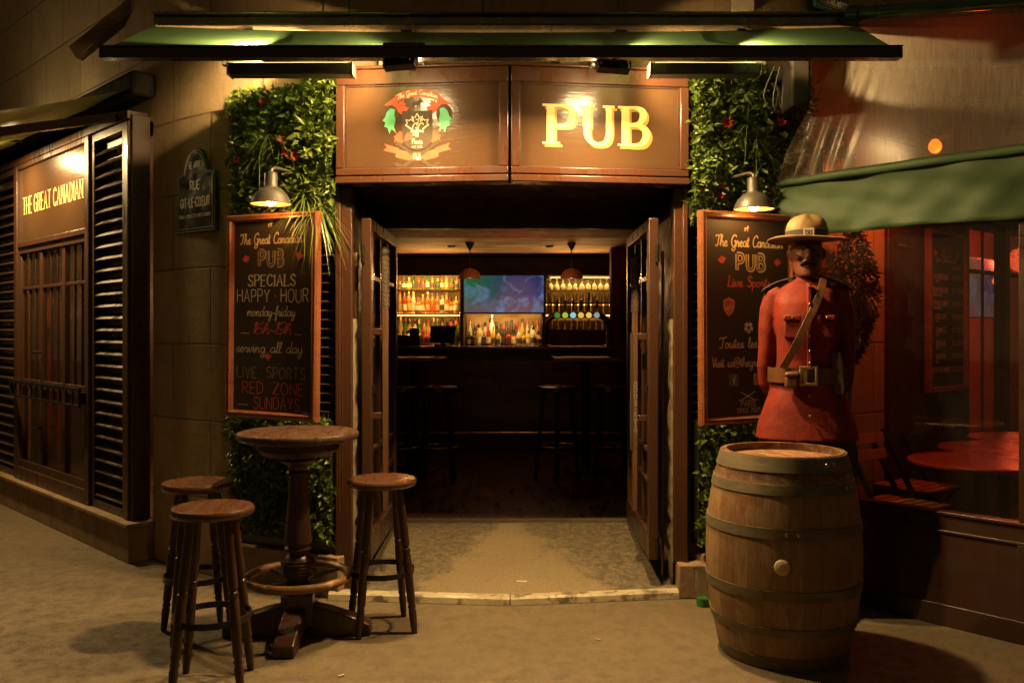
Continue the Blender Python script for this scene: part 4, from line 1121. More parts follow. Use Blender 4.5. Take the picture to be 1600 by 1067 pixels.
def block(t, txt, cx, cz, h, W, mat, inner):
    p = Paint(Y0); p.text(txt, cx, cz, h, width=W, wd=.26, gap=4); p.done("chalk_block_word", mat, t)
    p = Paint(Y0-.0016); p.text(txt, cx-.002, cz+.001, h*.96, width=W*.985, wd=.085, gap=4); p.done("chalk_block_inner", inner, t)
block(bl, "PUB", LU(433), LV(404), .086, .165, "chalk_dim", "slate")
p = Paint(Y0)
p.text("SPECIALS", LU(434), LV(438), .062, width=.33, wd=.15, serif=True, contrast=.5, gap=2.6, jit=.3)
p.text("HAPPY * HOUR", LU(435), LV(462), .072, width=.50, wd=.082, jit=.3, gap=2.4)
p.text("monday-friday", LU(433), LV(485), .062, 'scr', width=.34, wd=0.072, slant=.15)
p.text("serving all day", LU(430), LV(541), .066, 'scr', width=.47, wd=0.065, slant=.15)
for a, b, z in ((386,400,520),(470,480,521),(381,398,632),(480,494,639),(378,379,578),(379,380,605)): p.stroke([(LU(a),LV(z)),(LU(b),LV(z+.5))], .003)
p.done("chalk_lettering", "chalk_white", bl)
p = Paint(Y0)
p.text("LIVE * SPORTS", LU(433), LV(581), .058, width=.475, wd=.17, serif=False, gap=2.8, jit=.3)
p.done("chalk_sports_line", "chalk_dim", bl)
p = Paint(Y0-.0016); p.text("LIVE * SPORTS", LU(433), LV(581), .055, width=.472, wd=.09, gap=2.8); p.done("chalk_sports_inner", "slate", bl)
p = Paint(Y0)
p.text("16h-19h", LU(434), LV(512), .066, 'scr', width=.28, wd=0.078, slant=.25)
p.text("RED  ZONE", LU(437), LV(605), .066, width=.43, wd=.075, jit=.2); p.text("SUNDAYS", LU(443), LV(628), .068, width=.32, wd=.075, jit=.3)
p.poly(maple(LU(394), LV(405), .030, .3)); p.poly(maple(LU(476), LV(402), .030, -.25)); p.poly(maple(LU(429), LV(557), .030, .05))
p.done("chalk_red_marks", "chalk_red", bl)

br = board(FC, FCR, -.125, .305, 1.565, .66, 1.18, "wood-framed chalkboard reading PUB Live Sports, right of the door behind the statue", roll=-R(.3))
sv2 = 5.03/1400
def RV(y): return (495-y)*sv2
def RU(px): return (px-1159)/146*.655
p = Paint(Y0)
p.text("The Great Canadian", RU(1162), RV(375), .066, 'scr', width=.47, wd=0.111, slant=.12); p.poly(moose(RU(1158), RV(356), .018))
p.done("chalk_title", "cream_paint", br)
block(br, "PUB", RU(1164), RV(408), .09, .19, "cream_paint", "slate")
p = Paint(Y0)
p.text("Live Sports", RU(1161), RV(438), .062, 'scr', width=.30, wd=0.130, slant=.05)
p.poly(maple(RU(1120), RV(406), .030, .25)); p.poly(maple(RU(1206), RV(408), .030, -.1))
shl = [(-.7,.75),(-.35,.82),(0,1),(.35,.82),(.7,.75),(.78,.3),(.62,-.4),(.3,-.75),(0,-1),(-.3,-.75),(-.62,-.4),(-.78,.3)]
p.poly([(RU(1130)+.052*x, RV(478)+.056*z) for x,z in shl])
p.poly([(RU(1175)+.034*x, RV(591)+.034*z) for x,z in ((-.8,-1),(.8,-1),(1,-.8),(1,.8),(.8,1),(-.8,1),(-1,.8),(-1,-.8))])
p.done("chalk_red_marks", "chalk_red", br)
p = Paint(Y0-.0012)
q = [(RU(1130)+.044*x, RV(478)+.047*z) for x,z in shl]; p.stroke(q+[q[0]], .004); p.text("NHL", RU(1130), RV(479), .024, width=.052, wd=.16, ang=.45)
p.dot(RU(1160), RV(510), .032, 24)
bx = [(-.026,-.026),(.026,-.026),(.026,.026),(-.026,.026),(-.026,-.026)]
p.stroke([(RU(1175)+a, RV(591)+b) for a,b in bx], .005); p.stroke([(RU(1175)+.012*math.cos(a*.6), RV(591)+.012*math.sin(a*.6)) for a in range(12)], .004)
p.stroke([(RU(1147),RV(610)),(RU(1170),RV(624)),(RU(1173),RV(622))], .005); p.stroke([(RU(1170),RV(610)),(RU(1147),RV(624)),(RU(1144),RV(622))], .005)
p.text("Toutes les ligues", RU(1164), RV(533), .062, 'scr', width=.44, wd=0.098, slant=.05)
p.text("Visit us@thegreatcanadian", RU(1166), RV(563), .056, 'scr', width=.56, wd=0.091, slant=.02)
p.text("PARIS", RU(1159), RV(628), .034, width=.10, wd=.1, gap=3); p.text("* SINCE 2005 *", RU(1160), RV(639), .028, width=.20, wd=.1, gap=2.8)
p.done("chalk_lettering", "chalk_white", br)
p = Paint(Y0-.0026)
for k in range(6):
    a = k*math.pi/3; r_ = .026 if k else 0
c0 = (RU(1160), RV(510))
p.poly([(c0[0]+.011*math.cos(1.57+a*1.2566), c0[1]+.011*math.sin(1.57+a*1.2566)) for a in range(5)])
for a in range(5):
    th = 1.57+a*1.2566; x, z = c0[0]+.026*math.cos(th), c0[1]+.026*math.sin(th); p.dot(x, z, .0065, 6)
p.done("ball_patches", "slate", br)
p = Paint(Y0)
p.poly([(RU(1137)+.034*x, RV(591)+.034*z) for x,z in ((-.8,-1),(.8,-1),(1,-.8),(1,.8),(.8,1),(-.8,1),(-1,.8),(-1,-.8))])
p.poly([(RU(1190)+.05*x, RV(478)+.056*z) for x,z in ((-.8,1),(.8,1),(.8,-.4),(0,-1),(-.8,-.4))])
p.done("chalk_badges", "chalk_blue", br)
p = Paint(Y0-.0014)
fx, fz = RU(1137), RV(591)
p.stroke(smoothpts([(fx+.012,fz+.018),(fx+.004,fz+.017),(fx+.001,fz+.008),(fx+.001,fz-.024)],5), .007); p.stroke([(fx-.008,fz+.002),(fx+.010,fz+.002)], .006)
p.text("NFL", RU(1190), RV(482), .03, width=.05, wd=.16); p.done("badge_letter", "chalk_white", br)

# ================================================================= WALL LAMPS
def wall_lamp(loc, rz, label, back):
    t = thing("wall_lamp", loc, rz, label, "lamp", "dome lamps over the blackboards")
    m = MB(); prof = [(.024,.175),(.034,.172),(.036,.10),(.040,.092),(.060,.082),(.085,.058),(.100,.028),(.108,.004),(.112,0),(.107,.002),(.098,.026),(.082,.054),(.058,.077),(.03,.085)]
    m.lathe(prof, 40); m.build("shade", "lamp_shade", t, smooth=50)
    m = MB(); m.lathe([(.1045,.004),(.096,.024),(.080,.051),(.056,.0735),(.012,.078)], 40, caps=False); m.build("shade_lining", "shade_inner", t, smooth=60)
    b = MB(); b.lathe([(.010,.065),(.014,.05),(.026,.035),(.030,.018),(.024,.002),(.010,-.006)], 18); b.build("bulb", "bulb_strong", t, smooth=60)
    pts = smoothpts([(0,.172),(.005,.19),(.04,.205),(.13,.205),(back,.20)],6)
    n_ = MB(); n_.tube([(0,y,z) for y,z in pts], .009, 10); n_.tube([(0,back-.012,.20),(0,back,.20)], .04, 20); n_.build("neck", "lamp_shade", t, smooth=50)
wall_lamp((-1.31,4.87,2.178), FAR, "dark dome lamp glowing over the specials board, left of the door", .27)
wall_lamp((1.315,4.87,2.150), FCR, "dark dome lamp glowing over the sports board, right of the door", .27)

# ================================================================= DOOR LEAVES with hockey-stick pulls
def door_leaf(x0, y0, x1, y1, label, side):
    d = Vector((x1-x0,y1-y0,0)); Lh = d.length; rz = math.atan2(d.y,d.x)
    t = thing("door_leaf", (x0,y0,0), rz, label, "door", "open glazed pub doors")
    z0, z1 = .20, 2.13
    m = MB()
    m.box(0,.07,-.028,.028,z0,z1); m.box(Lh-.07,Lh,-.028,.028,z0,z1)
    m.box(.07,Lh-.07,-.028,.028,z1-.07,z1); m.box(.07,Lh-.07,-.028,.028,z0,z0+.14)
    m.build("frame", "door_paint", t, bevel=.006)
    m = MB()
    for k in (1,2): x = .09+(Lh-.18)*k/3; m.box(x-.011,x+.011,-.018,.018,z0+.16,z1-.08)
    for z in (.62,.80,1.80): m.box(.09,Lh-.09,-.0175,.0175,z-.011,z+.011)
    m.build("glazing_bars", "door_paint", t)
    m = MB(); m.box(.085,Lh-.085,-.003,.003,z0+.15,z1-.07); m.build("pane", "old_glass", t, smooth=0)
    m = MB()
    for z in (.28,1.93): m.tube([(-.004,side*.02,z-.05),(-.004,side*.02,z+.05)],.012,10)
    m.box(.02,.06,-.04*1,.04,1.14,1.18); m.build("hinge", "iron", t)
    return t, Lh
lt, Lh = door_leaf(-.822,5.06,-.815,6.16, "brown glazed door leaf open inward, left side of the entrance", 1)
rt_, Lh = door_leaf(.80,5.06,.815,6.16, "brown glazed door leaf open inward, right side of the entrance", -1)
def stick(parent_loc, label, x, y, z0, z1, lean, blade=True, text=None, r=.016):
    t = thing("hockey_stick", (x,y,z0), 0, label, "hockey stick")
    m = MB(); H = z1-z0
    m.box(-r,r,-r*1.4,r*1.4,.0,H); 
    m.build("shaft", "stick_wood", t, bevel=.005)
    m = MB()
    L = []
    n = 34
    for i in range(n+1):
        z = H-.30*i/n; rr = (r*1.35 if i % 3 else r*1.6); L.append((0,0,z+.002)); 
    m.tube(L, [r*1.45 if i % 3 else r*1.7 for i in range(n+1)], 12)
    m.lathe([(.006,.0),(.026,.004),(.030,.022),(.022,.04),(.010,.048)], 14, c=(0,0,H+.002)); m.build("grip_tape", "stick_tape", t, smooth=50)
    m = MB()
    for z in (.55,.12+H*.62):
        m.box(-.012,.012,0,.06,z-.02,z+.02) if False else m.bar((0,0,z),(lean,0,z),.03,.04)
    m.build("mount", "brown_paint", t, bevel=.004)
    return t
stick(None, "wooden hockey stick with taped grip fixed as pull on left door", -.735, 5.20, .45, 1.93, -.085)
st = stick(None, "dark lettered hockey stick fixed as pull on right door", .735, 5.36, .42, 1.90, .075)
m = MB(); m.box(-.0045,.0045,-.026,.026,.36,1.06,Matrix.Translation((-.021,0,0))); m.build("label_strip", "label_dark", st)
pp = Paint(0); pp.text("SHER-WOOD", 0, 0, .022, width=.30, wd=.17); 
M = Matrix.Translation((-.0262,0,.60)) @ Matrix(((0,1,0,0),(0,0,-1,0),(1,0,0,0),(0,0,0,1))) 
pp.mb.v = [(-.0265-abs(y)*.4, -zz, .56+xx) for xx,y,zz in pp.mb.v]
pp.done("lettering", "chalk_dim", st)
pp = Paint(0); pp.text("SHER-WOOD", 0, 0, .018, width=.30, wd=.17)
pp.mb.v = [(-zz, -.0235-abs(y)*.4, .62+xx) for xx,y,zz in pp.mb.v]; pp.done("front_lettering", "chalk_dim", st)
m = MB(); m.tube([(0,0,0),(0,0,.9),(.004,0,1.8)], [.011,.011,.012], 10); m.lathe([(.016,0),(.018,.02),(.012,.05),(.006,.055)],12,c=(.004,0,1.8))
tag(m.build("closing_rod", "stick_wood", loc=(-.897,5.145,.09)), "thin upright rod between the left door post and the door", "rod")
m = MB(); m.tube([(0,0,0),(0,0,.9),(.0,0,1.86)], [.009,.009,.009], 10)
tag(m.build("closing_rod", "stick_wood", loc=(.868,5.16,.09)), "thin upright rod between the right door post and the door", "rod")

# ================================================================= STREET PLAQUES
def plaque(loc, rz, W, H, label, lines, rot=None):
    t = thing("street_plaque", loc, rz, label, "street sign", "blue enamel street signs")
    def shape(k, o=0):
        w2 = W/2-o; h = H-o*2; b = -H/2+o
        pts = [(-w2,b),(w2,b),(w2,b+h*.70)]
        pts += [(w2*.62,b+h*.72),(w2*.56,b+h*.80)]
        pts += [(w2*.5*math.cos(a), b+h*.80+(h*.2)*math.sin(a)) for a in [R(x) for x in (15,35,55,75,90,105,125,145,165)]]
        pts += [(-w2*.56,b+h*.80),(-w2*.62,b+h*.72),(-w2,b+h*.70)]
        return pts
    m = MB(); m.prism(shape(0), -.012, .012); m.build("border", "enamel_green", t, smooth=0, bevel=.003)
    m = MB(); m.prism(shape(0,.020), -.0155, -.0125); m.build("field", "enamel_blue", t, smooth=0)
    p = Paint(-.0160)
    b = -H/2
    for txt, z, h, w_, wd in lines: p.text(txt, 0, b+H*z, h, width=w_, wd=wd)
    q = shape(0,.026); p.stroke(q+[q[0]], .0022); q = shape(0,.010)
    p.done("lettering", "enamel_white", t)
    p = Paint(-.0128); p.stroke(q+[q[0]], .0016)
    for x, z in ((-W*.47,-H*.47),(W*.47,-H*.47),(-W*.47,H*.17),(W*.47,H*.17),(0,H*.46)): p.dot(x*.96, z*.97, .007)
    p.done("border_line", "enamel_white", t)
pc = at(308,298,5.53)
plaque(pc, -R(38), .42, .52, "blue and green enamel street sign reading RUE GIT-LE-COEUR on the stone",
       [("6e ARRT",.80,.038,.12,.15),("RUE",.56,.054,.10,.19),("GIT-LE-COEUR",.36,.054,.31,.19),("(GUILLE LE QUEUX C'EST A DIRE LE CUISINIER)",.20,.020,.33,.14)])
plaque(at(1300,-20,5.62)+Vector((0,-.02,0)), R(36), .38, .34, "blue enamel street sign reading QUAI, at the top edge above the awning",
       [("QUAI",.40,.060,.12,.15),("DES GRANDS AUGUSTINS",.16,.036,.30,.14)])
plaque(at(1310,262,5.70), R(36), .36, .5, "arched enamel street sign on the stone behind the clear curtain",
       [("6e ARRT",.80,.035,.11,.12),("QUAI",.56,.048,.10,.15)])

# ================================================================= BAR TABLE AND STOOLS
tb = thing("bar_table", (-1.055,4.42,0), R(8), "tall round pedestal table with worn top and wooden foot ring", "table")
m = MB(); m.lathe([(.0,.955),(.265,.955),(.286,.962),(.296,.975),(.296,.988),(.290,.997),(.280,1.0),(.0,1.0)], 64, caps=False); m.build("tabletop", "table_wood", tb, smooth=35)
m = MB(); m.lathe([(.0,.88),(.17,.885),(.20,.915),(.20,.954),(0,.954)], 40, caps=False); m.build("apron", "leg_wood", tb, smooth=35)
m = MB()
m.lathe([(.075,.88),(.085,.86),(.07,.84),(.05,.83),(.045,.81),(.058,.80),(.058,.785),(.043,.775),(.047,.70),(.055,.60),(.063,.50),(.068,.455),(.052,.448),(.052,.436),(.066,.43),(.066,.42),(.05,.412),(.046,.40),(.058,.388),(.072,.37),(.081,.345),(.083,.325),(.080,.305),(.070,.285),(.054,.268),(.048,.258),(.068,.25),(.068,.235),(.05,.225),(.078,.215),(.08,.20),(.05,.19)], 36)
for z in (.37,.355,.34,.325,.31,.295): m.ring(.0815 if .3 < z < .36 else .076, .004, z, 36, m=6)
m.box(-.075,.075,-.075,.075,.06,.205)
m.build("pedestal", "leg_wood", tb, smooth=40)
for k, (a, Ln) in enumerate(((R(-96),.34),(R(-6),.36),(R(84),.34),(R(174),.36))):
    m = MB(); M = Matrix.Rotation(a,4,'Z')
    m.prism([(.07,0),(Ln,0),(Ln,.055),(Ln-.06,.085),(.16,.13),(.07,.15)], -.05,.05); m.xf(M); m.build("foot", "leg_wood", tb, bevel=.008)
m = MB(); m.ring(.245,.02,.285,64); m.build("foot_ring", "ring_wood", tb, smooth=60)
m = MB()
for a in (R(39),R(129),R(219),R(309)): m.bar((.05*math.cos(a),.05*math.sin(a),.262),(.243*math.cos(a),.243*math.sin(a),.278),.022,.014)
m.build("ring_spoke", "iron", tb)

def make_stool():
    t = thing("bar_stool", (0,0,0), 0, "x", "stool", "wooden stools round the bar table")
    m = MB(); m.lathe([(0,.712),(.15,.712),(.166,.718),(.173,.730),(.173,.741),(.166,.751),(.15,.755),(.08,.751),(0,.748)], 56, caps=False); m.build("seat", "stool_wood", t, smooth=40)
    for k in range(4):
        a = R(45+90*k); p0 = Vector((.105*math.cos(a),.105*math.sin(a),.715)); p1 = Vector((.195*math.cos(a),.195*math.sin(a),0))
        prof = [(0,.017),(.12,.019),(.36,.021),(.40,.0205),(.405,.016),(.42,.016),(.425,.021),(.44,.0215),(.455,.017),(.47,.021),(.60,.021),(.78,.0205),(.80,.016),(.815,.021),(.835,.016),(.85,.020),(.93,.017),(1,.014)]
        m = MB(); m.tube([p0.lerp(p1,s) for s,_ in prof], [r for _,r in prof], 14); m.build("leg", "leg_wood", t, smooth=45)
    m = MB(); m.ring(.158,.007,.29,56,wd=.026); m.build("foot_ring", "iron", t, smooth=40)
    return t
st0 = make_stool()
for i, (x, y, rz, lbl) in enumerate(((-.655,4.52,18,"round wooden stool to the right of the bar table, beside the doorway"),(-1.27,3.80,8,"round wooden stool closest to the camera, left of the bar table"),(-1.55,4.42,30,"round wooden stool farther back at left, behind the closest stool"))):
    s_ = st0 if i == 0 else dup(st0)
    s_.location = (x,y,0); s_.rotation_euler.z = R(rz); s_["label"] = lbl

# ================================================================= BARREL
bt = thing("wine_barrel", (1.268,4.2,0), R(20), "old oak wine barrel with grey steel hoops standing in front of the red statue", "barrel")
def brad(z):
    q = (z-.47)/.47; return .352-.068*q*q-.006*q**4
m = MB(); prof = [(0,.03),(brad(.02)-.022,.03),(brad(0)-.022,0)]
prof += [(brad(.94*i/28), .94*i/28) for i in range(29)] + [(brad(.94)-.022,.94),(brad(.92)-.024,.895)]
m.lathe(prof, 78, caps=False); m.build("staves", "staves", bt, smooth=35)
m = MB(); m.lathe([(0,.905),(brad(.91)-.0245,.905),(brad(.91)-.0245,.895),(0,.895)], 60, caps=False); m.build("head", "barrel_head", bt, smooth=30)
for z, h in ((.905,.062),(.80,.044),(.615,.046),(.345,.046),(.18,.036),(.035,.05)):
    m = MB(); A = []
    for dr, dz in ((.0005,-h/2),(.0055,-h/2),(.0055,h/2),(.0005,h/2),(.0005,-h/2)):
        zz = z+dz; A.append([((brad(max(0,min(.94,zz)))+dr)*math.cos(k*math.pi/40), (brad(max(0,min(.94,zz)))+dr)*math.sin(k*math.pi/40), zz) for k in range(80)])
    m.loft(A, caps=False); m.build("hoop", "hoop_steel", bt, smooth=35)
for z, a0 in ((.905,-88),(.80,-70),(.615,-124)):
    m = MB()
    for da in (0,8):
        a = R(a0+da); c = Vector((math.cos(a),math.sin(a),0)); p = c*(brad(z)+.005)+Vector((0,0,z)); m.tube([p,p+c*.004,p+c*.006],[.009,.008,.003],10)
    m.build("rivets", "rivet", bt)
a = R(-127); c = Vector((math.cos(a),math.sin(a),0)); p = c*(brad(.475)-.004)+Vector((0,0,.475))
m = MB(); m.tube([p,p+c*.016,p+c*.021,p+c*.023],[.034,.033,.028,.01],24); m.build("bung", "cork", bt, smooth=50)
# glass tumbler on the ground
gt = thing("drinking_glass", (1.035,4.87,0), 0, "clear tumbler with green base left on the ground beside the barrel", "glass")
m = MB(); m.lathe([(.036,.045),(.048,.20),(.0455,.20),(.034,.048)], 28, caps=False); m.build("cup", "glass", gt, smooth=50)
m = MB(); m.lathe([(0,.001),(.032,.001),(.035,.044),(0,.044)], 28, caps=False); m.build("base", "plastic_green", gt, smooth=50)

# ================================================================= STATUE
stt = thing("mounted_police_statue", (1.555,4.73,0), -R(13), "carved wooden statue in red tunic, leather belts and broad-brimmed tan hat", "statue")
def ell(z, a, b, yo=0, xo=0, n=40, sq=2.4):
    o = []
    for k in range(n):
        t = 2*math.pi*k/n; c, s_ = math.cos(t), math.sin(t)
        o.append((xo+a*math.copysign(abs(c)**(2/sq),c), yo+b*math.copysign(abs(s_)**(2/sq),s_), z))
    return o
def remesh(o, vox, sm=4, fac=.5):
    r = o.modifiers.new("remesh",'REMESH'); r.mode = 'VOXEL'; r.voxel_size = vox; r.use_smooth_shade = True
    if sm:
        s_ = o.modifiers.new("smooth",'SMOOTH'); s_.iterations = sm; s_.factor = fac
    return o
# body: head, neck, hands and legs in one surface
m = MB()
H = []
for z, a, b, yo in ((1.775,.045,.055,-.045),(1.79,.058,.072,-.03),(1.815,.068,.086,-.015),(1.845,.073,.094,-.005),(1.88,.077,.098,0),(1.92,.079,.1,.003),(1.96,.078,.1,.005),(2.0,.068,.09,.008),(2.03,.045,.06,.01)): H.append(ell(z,a,b,yo,n=32,sq=2.1))
m.loft(H)
m.loft([ell(1.68,.062,.065,.02,n=24,sq=2),ell(1.80,.058,.062,.01,n=24,sq=2)])
m.tube([(0,.02,1.75),(0,.0,1.5),(0,0,1.2),(0,0,.9)],[.06,.10,.12,.13],16)
for s_ in (-1,1): m.tube([(s_*.05,0,1.62),(s_*.15,.03,1.45),(s_*.17,.08,1.28),(s_*.17,.13,1.15)],[.06,.045,.04,.03],12)
m.tube([(0,-.098,1.925),(0,-.112,1.90),(0,-.125,1.878),(0,-.118,1.868),(0,-.09,1.866)],[.010,.012,.016,.015,.008],10)      # nose
for s_ in (-1,1):
    m.tube([(s_*.012,-.098,1.932),(s_*.04,-.094,1.938),(s_*.062,-.075,1.93)],[.008,.010,.007],8)                              # brow
    m.tube([(s_*.079,.0,1.925),(s_*.088,.012,1.91),(s_*.086,.012,1.885),(s_*.076,.004,1.868)],[.010,.015,.013,.007],8)       # ear
    m.tube([(s_*.045,-.083,1.88),(s_*.05,-.078,1.865)],[.02,.016],8)
    m.tube([(s_*.02,-.098,1.835),(0,-.103,1.834)],[.008,.010],8)
    m.tube([(s_*.10,.0,.92),(s_*.105,-.01,.62),(s_*.10,.0,.45),(s_*.10,.01,.30),(s_*.10,.0,.12)],[.10,.082,.062,.066,.05],16) # legs
    m.tube([(s_*.10,.02,.10),(s_*.105,-.05,.085),(s_*.11,-.14,.06)],[.05,.05,.038],12)
    # hands behind the back
    m.tube([(s_*.17,.13,1.16),(s_*.12,.165,1.12),(s_*.07,.18,1.10)],[.03,.038,.03],10)
    for k in range(4): m.tube([(s_*.07,.175+.004*k,1.125-.017*k),(s_*.03,.19,1.12-.017*k),(s_*.0+.01*s_,.185,1.11-.016*k)],[.010,.0095,.008],8)
    m.tube([(s_*.10,.18,1.14),(s_*.07,.20,1.155),(s_*.045,.20,1.15)],[.012,.011,.009],8)
o = remesh(m.build("body", "face_paint", stt, smooth=60), .0065, 3)
for s_ in (-1,1):
    m = MB(); m.lathe([(.002,-.009),(.008,-.006),(.0105,0),(.008,.006),(.002,.009)],12,c=(s_*.030,-.087,1.913)); m.build("eye", "hair_paint", stt)
m = MB()
for s_ in (-1,1): m.tube([(0,-.116,1.857),(s_*.018,-.116,1.855),(s_*.036,-.104,1.846),(s_*.050,-.088,1.832)],[.009,.011,.009,.004],10)
m.build("moustache", "hair_paint", stt, smooth=60)
m = MB(); A = []
for z, k in ((1.86,1.0),(1.90,1.02),(1.95,1.03),(2.0,1.05)):
    A.append([(x*k*1.02, max(y*k, -.01)+.006, z) for x,y,_ in ell(z,.080,.100,.004,n=28,sq=2.1)])
m.loft(A); m.build("hair", "hair_paint", stt, smooth=50)
# tunic
n_before = len(stt.children)
def sxz(z):
    return .80 if z > 1.4 else (.80+.10*(1.4-z)/.15 if z > 1.25 else min(1, .90+.10*(1.25-z)/.25))
m = MB(); T = []
for z, a, b, yo, sq in ((.925,.262,.185,.01,2.3),(1.0,.250,.175,.01,2.3),(1.10,.225,.16,.008,2.3),(1.20,.195,.142,.005,2.3),(1.27,.180,.135,.004,2.4),(1.34,.180,.137,.002,2.5),(1.45,.192,.148,-.005,2.6),(1.56,.205,.153,-.008,2.7),(1.64,.212,.142,-.002,2.7),(1.70,.195,.118,.006,2.6),(1.74,.140,.09,.012,2.3),(1.765,.085,.075,.01,2.1),(1.785,.068,.068,.01,2.0)): T.append(ell(z,a,b,yo,n=48,sq=sq))
m.loft(T)
for s_ in (-1,1):
    m.tube([(s_*.165,.005,1.695),(s_*.205,.01,1.675),(s_*.232,.015,1.60),(s_*.243,.022,1.50),(s_*.248,.035,1.41),(s_*.238,.055,1.32),(s_*.218,.09,1.22),(s_*.185,.125,1.17)],[.055,.066,.068,.064,.058,.054,.048,.042],20)
remesh(m.build("tunic", "coat_red", stt, smooth=60), .009, 3)
for x0, x1 in ((-.155,-.055),(.055,.155)):
    m = MB(); m.box(x0,x1,-.153,-.12,1.455,1.545); m.box(x0-.004,x1+.004,-.160,-.12,1.545,1.575)
    m.build("pocket", "coat_red", stt, bevel=.008)
m = MB(); m.box(-.012,.012,-.166,-.10,1.31,1.74,Matrix.Identity(4)); m.build("placket", "coat_red", stt, bevel=.004)
for k, (z, y) in enumerate(((1.72,-.170),(1.63,-.170),(1.55,-.170),(1.47,-.170),(1.39,-.170),(1.33,-.170),(1.16,-.165),(1.06,-.178),(1.5601,-.164),(1.5602,-.164))):
    x = 0 if k < 8 else (-.105,.105)[k-8]
    m = MB(); m.tube([(x,y+.006,z),(x,y,z),(x,y-.004,z)],[.0075,.0075,.003],12); m.build("button", "brass", stt, smooth=50)
m = MB(); m.loft([ell(1.768,.074,.076,.008,n=32,sq=2),ell(1.805,.070,.074,.006,n=32,sq=2)]); m.build("collar", "navy_cloth", stt, bevel=.004)
for s_ in (-1,1):
    m = MB(); m.loft([[(s_*x,y,z+dz) for y,dz in ((-.035,0),(.045,0),(.045,.008),(-.035,.008))] for x,z in ((.075,1.775),(.12,1.762),(.17,1.752),(.215,1.738),(.262,1.715),(.285,1.70))]); m.build("shoulder_strap", "navy_cloth", stt, bevel=.003)
# belts
def wrap(z, grow): return ell(z,.183+grow,.138+grow,.003,n=48,sq=2.4)
m = MB(); m.loft([wrap(1.225,.008),wrap(1.225,.016),wrap(1.302,.016),wrap(1.302,.008),wrap(1.225,.008)],caps=False); m.build("belt", "leather", stt, smooth=40)
m = MB(); m.box(-.050,.040,-.168,-.155,1.213,1.228); m.box(-.050,.040,-.168,-.155,1.298,1.313); m.box(-.050,-.036,-.168,-.155,1.228,1.298); m.box(.026,.040,-.168,-.155,1.228,1.298); m.box(-.03,-.01,-.166,-.156,1.23,1.296)
m.build("buckle", "brass", stt, bevel=.003)
m = MB(); m.box(-.135,-.058,-.185,-.14,1.20,1.265); m.box(-.138,-.055,-.192,-.14,1.256,1.285); m.build("pouch", "leather", stt, bevel=.014, seg=3)
m = MB(); m.loft([[(.155+dx,y,z) for dx,y in ((-.035*k,-.12),(.04*k,-.145),(.055*k,-.05),(-.01,-.02))] for z,k in ((1.16,.6),(1.19,.9),(1.30,1.1),(1.37,1.0),(1.39,.7))]); m.build("holster", "dark_leather", stt, bevel=.012, seg=3)
m = MB()                                                                # cross strap
pts = smoothpts([(.095,1.765),(.055,1.66),(-.02,1.53),(-.09,1.41),(-.15,1.30)],6); L = []
for x, z in pts:
    y = -(.150+.010*math.sin((z-1.3)*5))-(.02 if z < 1.6 else .004) + (.06*max(0,(z-1.68)/.08) if z > 1.68 else 0) + max(0,-x-.07)*.35
    L.append([(x-.022,y,z+.008),(x+.022,y,z-.008),(x+.022,y+.007,z-.008),(x-.022,y+.007,z+.008)])
m.loft(L); m.build("cross_strap", "leather", stt, bevel=.002)
for o in list(stt.children)[n_before:]:
    for v in o.data.vertices: v.co.x *= sxz(v.co.z)
# hat
hz = 1.962
m = MB(); n = 56
for i in (0,):
    A = []
    for r_, dz in ((.085,.000),(.14,.004),(.192,.008),(.208,.006),(.210,.012),(.192,.018),(.14,.012),(.098,.012)):
        A.append([(r_*math.cos(2*math.pi*k/n)*.96, r_*math.sin(2*math.pi*k/n)*1.0, hz+dz+.006*math.sin(4*math.pi*k/n)*(r_/.2)) for k in range(n)])
    m.loft(A, caps=False)
m.build("hat", "hat_tan", stt, smooth=50)
m = MB(); A = []
for z, r_, dent in ((0,.108,0),(.05,.107,0),(.078,.101,.08),(.10,.090,.22),(.118,.066,.40),(.126,.036,.42),(.128,.012,.1)):
    A.append([(r_*(1-dent*abs(math.sin(2*2*math.pi*k/n+.8))**2)*math.cos(2*math.pi*k/n), r_*1.08*(1-dent*abs(math.sin(2*2*math.pi*k/n+.8))**2)*math.sin(2*math.pi*k/n), hz+.012+z*1.04) for k in range(n)])
m.loft(A); m.build("hat_crown", "hat_tan", stt, smooth=55)
m = MB(); m.loft([[(1.012*x,1.012*1.08*y,z) for x,y,z in ell(hz+.014,.1085,.1085,n=48,sq=2)],[(1.012*x,1.012*1.08*y,z) for x,y,z in ell(hz+.056,.107,.107,n=48,sq=2)]],caps=False); m.build("hat_band", "navy_cloth", stt, smooth=60)
m = MB(); m.box(-.026,.026,-.124,-.117,hz+.012,hz+.060); hb = m.build("hat_badge", "card_white", stt)
p = Paint(-.1245); p.stroke([(.016*math.cos(a*.53),hz+.037+.011*math.sin(a*.53)) for a in range(13)],.005); p.dot(0,hz+.037,.006); p.stroke([(-.02,hz+.05),(-.010,hz+.045)],.005); p.stroke([(.02,hz+.05),(.010,hz+.045)],.005); p.stroke([(-.014,hz+.02),(.014,hz+.02)],.004)
p.done("badge_mark", "navy_cloth", hb)
